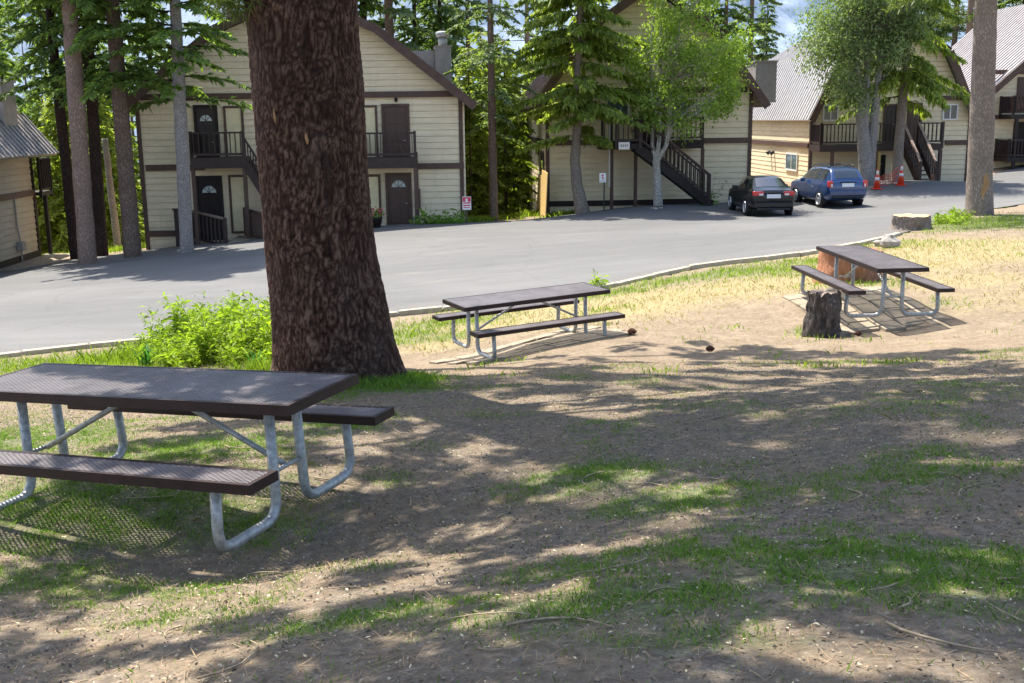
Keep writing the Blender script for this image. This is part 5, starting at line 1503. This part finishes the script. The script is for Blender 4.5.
# ------------------------------------------------------------------ cars
def car(label, px, heading, stations, paint, side_win, rear_win, wheels, wr, tail, plate_z, length, rack=False, group=None, dark_skirt=False):
    """lofted body; x runs from the tail (0) to the nose; stations: x, zb, zs(belt), zr(roof), wb, wr"""
    b = at(*px); root = thing('parked_car', label, 'car', tuple(b), 0, group)
    root.rotation_euler = (0, 0, rad(90) + heading)
    S = np.array(stations, float); n = 90
    x = np.unique(np.concatenate([np.linspace(S[0, 0], S[-1, 0], n), S[0, 0] + np.array([.01, .03, .06])]))
    C = [np.interp(x, S[:, 0], S[:, k]) for k in range(1, 6)]
    k = np.array([1, 2, 3, 2, 1.]); k /= k.sum()
    C = [np.convolve(np.pad(c, 2, mode='edge'), k, 'valid') for c in C]
    zb, zs, zr, wb, wrf = C
    # half profile control points
    def half(i):
        cp = np.array([(wb[i] * .86, zb[i]), (wb[i] * .97, zb[i] + .1), (wb[i], (zb[i] + zs[i]) * .52), (wb[i] * .985, zs[i] - .06), (wb[i] * .955, zs[i]),
                       (wrf[i] + (wb[i] * .95 - wrf[i]) * .12, zr[i] - (zr[i] - zs[i]) * .12), (wrf[i] * .9, zr[i] - .012), (wrf[i] * .5, zr[i] + .012), (0, zr[i] + .018)])
        t = np.linspace(0, 8, 33); return np.stack([np.interp(t, np.arange(9), cp[:, 0]), np.interp(t, np.arange(9), cp[:, 1])], 1)
    G = []
    for i in range(len(x)):
        hp = half(i); full = np.concatenate([hp * [1, 1], (hp * [-1, 1])[-2::-1]])
        G.append(np.stack([np.full(len(full), x[i]), full[:, 0], full[:, 1]], 1))
    G = np.array(G); nx, ns = G.shape[:2]
    for _ in range(2): G[:, 1:-1] = G[:, 1:-1] * .6 + .2 * (G[:, :-2] + G[:, 2:])
    # round the tail and nose
    for e in range(1): pass
    i = np.arange(nx * ns).reshape(nx, ns)
    F = [(i[a, c], i[a + 1, c], i[a + 1, c + 1], i[a, c + 1]) for a in range(nx - 1) for c in range(ns - 1)]
    F += [(i[a, 0], i[a, ns - 1], i[a + 1, ns - 1], i[a + 1, 0]) for a in range(nx - 1)]
    F += [tuple(i[0, :]), tuple(i[-1, ::-1])]
    MB().add(G.reshape(-1, 3), F).build('body', paint, root, smooth=True)
    dX = np.gradient(G, axis=0); dS = np.gradient(G, axis=1); N = unit(np.cross(dX, dS))
    if N[nx // 2, ns // 2, 2] < 0: N = -N
    def idx(xx): return int(np.argmin(np.abs(x - xx)))
    def patch(name, x0, x1, s0, s1, mat, off=.006, parent=root, trim=None):
        a, c = idx(x0), idx(x1); m0, m1 = s0, s1
        P = G[a:c + 1, m0:m1 + 1] + N[a:c + 1, m0:m1 + 1] * off
        if trim is not None: P = trim(P)
        r_, c_ = P.shape[:2]; j = np.arange(r_ * c_).reshape(r_, c_)
        return MB().add(P.reshape(-1, 3), [(j[u, v], j[u + 1, v], j[u + 1, v + 1], j[u, v + 1]) for u in range(r_ - 1) for v in range(c_ - 1)]).build(name, mat, parent, smooth=True)
    # index 16 = belt, 24 = roof edge on the +y side; mirrored on the other side
    for x0, x1 in side_win:
        patch('side_window', x0, x1, 17, 22, M['car_glass']); patch('side_window', x0, x1, ns - 23, ns - 18, M['car_glass'])
    patch('rear_window', rear_win[0], rear_win[1], 25, ns - 26, M['car_glass'], .007)
    patch('windscreen', rear_win[2], rear_win[3], 25, ns - 26, M['car_glass'], .007)
    # wheels
    for xw in wheels:
        for sg in (1, -1):
            yw = sg * (np.interp(xw, S[:, 0], S[:, 4]) - .1)
            a = np.linspace(0, 2 * np.pi, 29)
            w = bpy.data.objects.new('wheel', None); w.location = (xw, yw, wr); link(w, root)
            MB().tube([(0, -.1, 0), (0, -.085, 0), (0, .085, 0), (0, .1, 0)], [wr * .93, wr, wr, wr * .93], 32).build('tyre', M['black'], w, smooth=False)
            rm = MB()
            for yy in (sg * .103,):
                for k in range(5):
                    t = k * 2 * np.pi / 5 + .3
                    rm.bar((math.cos(t) * .03, yy, math.sin(t) * .03), (math.cos(t) * wr * .62, yy, math.sin(t) * wr * .62), .012, .085, up=(-math.sin(t), 0, math.cos(t)))
                rm.tube([(math.cos(t) * wr * .64, yy, math.sin(t) * wr * .64) for t in a], .026, 8, cap=False); rm.tube([(0, yy - .01, 0), (0, yy + .012, 0)], .06, 14)
            rm.build('rim', M['rim'], w)
            # arch: a dark opening round the wheel
            ar = MB(); ring = [(xw + math.cos(t) * wr * 1.17, yw * 1.0 + sg * .062, wr + math.sin(t) * wr * 1.17) for t in np.linspace(-.25, np.pi + .25, 18)]
            ar.tube(ring, .042, 6); ar.tube([(xw, yw - .09, wr), (xw, yw + sg * .02 + .065, wr)], [wr * 1.15, wr * 1.15], 30)
            ar.build('wheel_arch', M['black_plastic'], root)
    # lamps, plate, bumper
    zt, hw, hh = tail
    wtail = np.interp(.06, S[:, 0], S[:, 4])
    for sg in (1, -1):
        y0, y1 = sg * (wtail - .01), sg * (wtail - hw)
        o = MB().box(-.045, y1, zt - hh / 2, .16, y0, zt + hh / 2).build('tail_light', M['lamp_red'], root, bevel=.03)
        MB().box(-.052, y1 + sg * .03, zt - hh * .42, -.046, y1 + sg * (hw * .45), zt + hh * .05).build('reversing_lamp', M['lamp_clear'], o)
        xm = rear_win[2] - .28; ym = np.interp(xm, S[:, 0], S[:, 4])
        MB().box(xm - .05, sg * ym, np.interp(xm, S[:, 0], S[:, 2]) + .0, xm + .06, sg * (ym + .2), np.interp(xm, S[:, 0], S[:, 2]) + .15).build('wing_mirror', paint, root, bevel=.03)
        MB().tube([(.9 + 1.0 * k, sg * (np.interp(.9 + k, S[:, 0], S[:, 4]) * .995 + .012), .83) for k in (.55, .72)], .016, 6).build('door_handle', paint, root, smooth=True)
    MB().box(-.03, -.26, plate_z - .075, -.012, .26, plate_z + .075).build('licence_plate', M['plate'], root, bevel=.004)
    bz = plate_z - .3
    ws = np.interp(.05, S[:, 0], S[:, 4])
    MB().box(-.075, -ws * .93, bz - .13, .12, ws * .93, bz + .09).build('bumper', paint, root, bevel=.045)
    MB().box(-.06, -ws * .8, bz - .22, .1, ws * .8, bz - .131).build('valance', M['black_plastic'], root, bevel=.02)
    MB().box(-.035, -.34, plate_z + .1, -.008, .34, plate_z + .135).build('trunk_trim', M['black_plastic'], root)
    if rack:
        for sg in (1, -1):
            y = sg * .52; MB().tube([(.7, y, 1.66), (.8, y, 1.73), (2.4, y, 1.71), (2.5, y, 1.64)], .022, 8).build('roof_rail', M['black_plastic'], root, smooth=True)
        for xx in (1.1, 2.1): MB().box(xx, -.52, 1.725, xx + .06, .52, 1.75).build('cross_bar', M['black_plastic'], root)
    return root
SED = [(0, .42, .86, .9, .74, .66), (.1, .36, .93, 1.0, .83, .72), (.5, .26, .96, 1.04, .88, .68), (.62, .25, .96, 1.08, .88, .66), (1.25, .2, .95, 1.40, .9, .57), (1.9, .2, .94, 1.45, .9, .58), (2.5, .2, .93, 1.42, .9, .57),
       (3.3, .2, .92, .99, .9, .68), (4.1, .22, .84, .87, .88, .66), (4.5, .28, .7, .73, .8, .6), (4.62, .36, .6, .62, .66, .5)]
SUV = [(0, .5, .98, 1.08, .78, .66), (.06, .42, 1.0, 1.16, .85, .66), (.16, .36, 1.02, 1.3, .87, .64), (.42, .3, 1.02, 1.58, .89, .6), (.62, .28, 1.02, 1.64, .9, .6), (1.5, .25, 1.01, 1.67, .9, .62), (2.4, .25, 1.0, 1.62, .9, .6), (2.65, .25, .99, 1.55, .9, .6),
       (3.4, .25, .99, 1.09, .9, .7), (4.15, .28, .93, .97, .88, .68), (4.45, .36, .8, .83, .8, .6), (4.54, .42, .66, .68, .68, .5)]
car('glossy black saloon car parked before the cream siding, left of the blue car', (773, 216, 40.8), rad(0), SED, M['paint_black'], [(.95, 1.75), (1.85, 2.95)], (.6, 1.22, 2.58, 3.25), (.9, 3.68), .325, (.88, .42, .16), .78, 4.62)
car('blue estate car with roof rails parked between the black car and the traffic cones', (847, 206, 44.8), rad(6), SUV, M['paint_blue'], [(.45, 1.1), (1.2, 1.95), (2.05, 3.05)], (.1, .46, 2.72, 3.32), (.86, 3.5), .345, (1.0, .2, .26), .96, 4.54, True)

# ------------------------------------------------------------------ shrubs and small plants
def shrub(name, label, pxs, n_stem, hgt, radius, leaf, lsize, seed, cat='shrub', per=46):
    r = np.random.default_rng(seed); C = [at(*p) for p in pxs]; base = C[0].copy()
    root = thing(name, label, cat, tuple(base)); Q = []; st = MB()
    for k in range(n_stem):
        c = C[r.integers(len(C))]
        o = r.normal(size=2) * radius * .45; x, y = c[0] + o[0], c[1] + o[1]
        hh = hgt * r.uniform(.3, 1.25) * math.exp(-(o @ o) / (radius * radius * 1.4))
        p0 = np.array([x, y, h1(x, y) - .03]); lean = np.array([*(o / radius * .45 + r.normal(size=2) * .2), 0])
        t = np.linspace(0, 1, 5)[:, None]
        P = p0 + np.array([0, 0, 1.0]) * hh * t + lean * hh * t ** 1.6
        if k % 2 == 0: st.tube(P - base, np.linspace(.007, .002, 5), 4, cap=False)
        m = per; tt = r.uniform(.12, 1.02, m)
        b = p0 + np.array([0, 0, 1.0]) * (hh * tt)[:, None] + lean * (hh * tt ** 1.6)[:, None] + r.normal(size=(m, 3)) * .025
        lk = r.choice([.55, .9, 1.5])
        d = unit(r.normal(size=(m, 3)) * np.array([1, 1, .5]) + np.array([0, 0, .55]))
        Q.append(diamonds(b, d, lsize * lk * r.uniform(.6, 1.3, m), lsize * lk * .24, r, .25) - base)
    st.build('stems', M['twig'], root); quads_obj('leaves', np.concatenate(Q), leaf, root)
shrub('leafy_shrub', 'bright yellow-green shrub on the verge between the near table and the thick trunk', [(225, 352), (252, 357), (195, 350), (240, 345), (265, 352), (212, 362)], 520, .84, .8, M['shrub'], .12, 1)
shrub('leafy_shrub', 'low yellow-green shrub spreading left along the kerb from the taller shrub', [(165, 352), (150, 355), (180, 356)], 110, .38, .55, M['shrub'], .09, 2, per=30)
shrub('weed_plant', 'single tall green weed at the kerb behind the crosswise table', [(597, 289)], 7, .42, .12, M['shrub'], .14, 3, 'weed', 14)
shrub('small_plant', 'thin green sapling against the siding right of the long stair', [(713, 206, 47)], 8, 1.25, .22, M['grass'], .2, 4, 'plant', 16)
shrub('verge_plant', 'dark green weeds at the foot of the gabled house, left of the red-headed sign', [(435, 228, 43.4), (446, 227, 43.4), (456, 227, 43.5), (425, 229, 43.3)], 60, .5, .6, M['grass'], .2, 5, 'weeds', 16)
shrub('verge_plant', 'leafy clump at the foot of the tan pine trunk with the scar', [(952, 222), (945, 224), (962, 219)], 60, .4, .5, M['shrub'], .12, 6, 'weeds', 20)

def iris(label, px, n, hgt, seed):
    r = np.random.default_rng(seed); b = at(*px); root = thing('iris_clump', label, 'plant', tuple(b)); V = []
    for k in range(n):
        a = r.uniform(0, 6.28); o = r.normal(size=2) * .05; L = hgt * r.uniform(.6, 1.1); ln = r.uniform(.1, .5)
        d = np.array([math.cos(a) * ln, math.sin(a) * ln, 1.0]); s = np.array([-math.sin(a), math.cos(a), 0]) * .016
        p = np.array([o[0], o[1], -.02]); q = p + d * L * .6; t = q + np.array([d[0] * 1.6, d[1] * 1.6, .55]) * L * .4
        V.append([p - s, p + s, q + s * .9, q - s * .9]); V.append([q - s * .9, q + s * .9, t + s * .1, t - s * .1])
    quads_obj('leaves', np.array(V), M['iris'], root)
iris('clump of sword-shaped leaves just behind the middle of the near tabletop', (148, 366), 26, .42, 1)
iris('clump of sword-shaped leaves at the right edge of the shrub, beside the thick trunk', (256, 370), 22, .38, 2)

# ------------------------------------------------------------------ grass
def blades(name, mat, P, hgt, wid, seed, lean=.5):
    r = np.random.default_rng(seed); n = len(P)
    z = GZ(P[:, 0], P[:, 1])
    b = np.c_[P, z - .012]
    a = r.uniform(0, 6.283, n); L = hgt * r.uniform(.45, 1.25, n); w = wid * r.uniform(.6, 1.3, n)
    s = np.stack([np.cos(a), np.sin(a), np.zeros(n)], 1) * (w / 2)[:, None]
    ph = r.uniform(0, 6.283, n); ln = r.uniform(.05, 1, n) * lean
    d = np.stack([np.cos(ph) * ln, np.sin(ph) * ln, np.ones(n)], 1)
    m = b + d * (L * .55)[:, None]; t = m + np.stack([d[:, 0] * 1.9, d[:, 1] * 1.9, .75 * np.ones(n)], 1) * (L * .45)[:, None]
    V = np.stack([b - s, b + s, m + s * .8, t, m - s * .8], 1)
    o = quads_obj(name, V, mat, k=5); return tag(o, kind='stuff')

def scatter(n, y0, y1, seed, pw=1.0):
    r = np.random.default_rng(seed); y = y0 + (y1 - y0) * r.random(n) ** pw
    x = (r.random(n) * 2 - 1) * (.54 * y + .8); return np.c_[x, y], r
def pick(P, r, p): return P[r.random(len(P)) < p]

def clear(P):
    """keep grass off the road, the pads and out of the trunk"""
    x, y = P[:, 0], P[:, 1]
    ok = offroad(x, y)
    for (Rm, L), (l, w) in zip(POSE[1:], ((1.5, 1.0), (1.45, 1.1))):
        Rm = np.array(Rm); dx = x - L[0]; dy = y - L[1]
        a = dx * Rm[0, 0] + dy * Rm[1, 0]; b = dx * Rm[0, 1] + dy * Rm[1, 1]
        ok &= ~((abs(a) < l) & (abs(b) < w))
    ok &= np.hypot(x + 1.78, y - 11.35) > .6
    return P[ok]

P, r = scatter(1700000, 2.3, 12.8, 11, .75)
g = cover(GRASS, P[:, 0], P[:, 1]); nz = fbm2(P[:, 0], P[:, 1], 1.6, 31, 4); nz2 = fbm2(P[:, 0], P[:, 1], 9, 41, 2)
dens = np.clip(g * 1.25 - .1 + (nz - .5) * 1.5, 0, 1) * sstep(.3, .6, nz2) + .012 + .07 * sstep(.5, .66, nz) * sstep(.4, .6, nz2)
G1 = clear(pick(P, r, dens * .72))
blades('grass', M['grass'], G1, .04, .0034, 1, .6)
P, r = scatter(420000, 11.5, 40, 12, 1.25)
lu = cover(LUSH, P[:, 0], P[:, 1]); nz = fbm2(P[:, 0], P[:, 1], 1.2, 33, 4)
G2 = clear(pick(P, r, np.clip(lu * 1.1 - .12 + (nz - .5) * 1.1, 0, 1) * .75))
blades('grass', M['grass_lush'], G2, .10, .013, 2, .7)
dr = cover(DRY, P[:, 0], P[:, 1]); nz = fbm2(P[:, 0], P[:, 1], 1.0, 35, 4)
G3 = clear(pick(P, r, np.clip(dr - .15 + (nz - .5) * 1.2, 0, 1) * .27))
blades('dry_grass', M['grass_dry'], G3, .075, .011, 3, 1.2)
P, r = scatter(60000, 5, 20, 13)
nz = fbm2(P[:, 0], P[:, 1], 1.5, 37, 3)
blades('dry_grass', M['grass_dry'], clear(pick(P, r, sstep(.55, .7, nz) * .2)), .04, .006, 4, 2.2)
# taller grass round the shrub and the foot of the thick trunk
r = np.random.default_rng(77); P = []
for (u, v, rx, ry, n) in ((225, 356, 1.3, .5, 2600), (165, 360, 1.2, .5, 1500), (262, 372, .4, .25, 500)):
    c = at(u, v); P.append(np.c_[c[0] + r.normal(size=n) * rx * .6, c[1] + r.normal(size=n) * ry * .6])
blades('tall_grass', M['grass_lush'], clear(np.concatenate(P)), .26, .012, 78, .6)
a = r.uniform(-2.2, 1.2, 2600); d_ = .66 + np.abs(r.normal(size=2600)) * .22
blades('tall_grass', M['grass'], np.c_[-1.78 + np.cos(a) * d_, 11.35 + np.sin(a) * d_], .11, .006, 79, .7)
# weeds on the slope beyond the road edge, between the houses
r = np.random.default_rng(14); P = np.c_[r.uniform(-20, 3, 60000), r.uniform(44.2, 60, 60000)]
P = P[(P[:, 1] > yf(P[:, 0]) + .8)]
nz = fbm2(P[:, 0], P[:, 1], .5, 39, 3); blades('undergrowth', M['grass_lush'], pick(P, r, sstep(.5, .62, nz)), .3, .05, 5, .9)

# ------------------------------------------------------------------ litter
def flakes(name, mat, n, y0, y1, L, W, seed, lift=.006, pw=.8, flat=.25):
    P, r = scatter(n, y0, y1, seed, pw); P = P[offroad(P[:, 0], P[:, 1])]; n = len(P)
    z = GZ(P[:, 0], P[:, 1]) + lift
    a = r.uniform(0, 6.283, n); d = np.stack([np.cos(a), np.sin(a), r.normal(size=n) * flat * .5], 1)
    return tag(quads_obj(name, flatdiamonds(np.c_[P, z], d, L * r.uniform(.4, 1.5, n), W * r.uniform(.5, 1.4, n), r, 0, flat), mat), kind='stuff')
flakes('litter', M['chip'], 3000, 2.3, 10, .017, .011, 51, .012, .8, .4)
flakes('litter', M['chip'], 9000, 2.3, 16, .010, .007, 53, .010, .8, .4)
flakes('litter', M['needle_litter'], 90000, 2.3, 14, .085, .0026, 52, .007, .7, .12)
flakes('litter', M['crumb'], 60000, 2.3, 13, .016, .011, 54, .004, .7, 1.3)
def top_litter():
    r = np.random.default_rng(66); R, L = POSE[0]; R = np.array(R); n = 150
    p = np.c_[r.uniform(-1.2, 1.2, n), r.uniform(-.36, .36, n), np.full(n, .769)]; w_ = p @ R.T + np.array(L)
    a = r.uniform(0, 6.283, n); d = np.stack([np.cos(a), np.sin(a), np.zeros(n)], 1) @ R.T
    s_ = r.random(n) < .7
    tag(quads_obj('litter', flatdiamonds(w_, d, np.where(s_, .06, .014), np.where(s_, .002, .01), r, 0, .05), M['needle_litter']), kind='stuff')
    n = 9000; x = r.uniform(-14, 11, n); y0 = yn(x); y = y0 + .05 + r.exponential(.35, n)
    a = r.uniform(0, 6.283, n); d = np.stack([np.cos(a), np.sin(a), np.zeros(n)], 1)
    tag(quads_obj('litter', flatdiamonds(np.c_[x, y, H(x, y) + .035], d, r.uniform(.04, .12, n), .008, r, 0, .1), M['needle_litter']), kind='stuff')
top_litter()
def twigs():
    P, r = scatter(150, 2.6, 12, 55, .8); mb = MB()
    for x, y in P:
        if not offroad(np.array([x]), np.array([y]))[0]: continue
        a = r.uniform(0, 6.28); L = r.uniform(.08, .38) * (1 if r.random() < .85 else 1.6); n = 6; pts = []
        k = r.normal() * .8
        for t in np.linspace(0, 1, n):
            px_, py_ = x + math.cos(a + k * t) * L * t, y + math.sin(a + k * t) * L * t
            z = float(GZ(px_, py_)[0]) + .007
            pts.append((px_, py_, z + .008 * r.random()))
        mb.tube(pts, np.linspace(.0045, .002, n) * r.uniform(.6, 1.4), 5)
    tag(mb.build('twigs', M['twig'], smooth=True), kind='stuff')
twigs()

# ------------------------------------------------------------------ light, sky, camera
sd = -LDIR / np.linalg.norm(LDIR)
el = math.asin(sd[2])
sun = bpy.data.lights.new('sun', 'SUN'); sun.energy = 4.3; sun.angle = rad(.5); sun.color = (1.0, .94, .84)
so = bpy.data.objects.new('sun', sun); COL.objects.link(so)
so.rotation_euler = Vector(tuple(LDIR)).to_track_quat('-Z', 'Y').to_euler()
w = bpy.data.worlds.new('World'); scene.world = w; w.use_nodes = True
nt = w.node_tree; bg = nt.nodes['Background']
sky = nt.nodes.new('ShaderNodeTexSky'); sky.sky_type = 'NISHITA'; sky.sun_disc = False
sky.sun_elevation = el; sky.sun_rotation = math.atan2(sd[0], sd[1]); sky.altitude = 300; sky.air_density = 1.0; sky.dust_density = 2.2; sky.ozone_density = 1.0
nt.links.new(sky.outputs[0], bg.inputs[0]); bg.inputs[1].default_value = .135

cd = bpy.data.cameras.new('camera'); cd.sensor_width = 36; cd.lens = FPX / 1024 * 36; cd.clip_end = 6000; cd.clip_start = .05
co = bpy.data.objects.new('camera', cd); COL.objects.link(co)
m = Matrix(((_R[0], _U[0], -_F[0], 0), (_R[1], _U[1], -_F[1], 0), (_R[2], _U[2], -_F[2], CAMZ), (0, 0, 0, 1)))
co.matrix_world = m; scene.camera = co
scene.view_settings.view_transform = 'Standard'; scene.view_settings.look = 'None'; scene.view_settings.gamma = 1
scene.view_settings.use_curve_mapping = False; scene.view_settings.exposure = 1.35
scene.cycles.max_bounces = 8; scene.cycles.diffuse_bounces = 4; scene.cycles.glossy_bounces = 3; scene.cycles.transparent_max_bounces = 8
scene.cycles.use_denoising = True
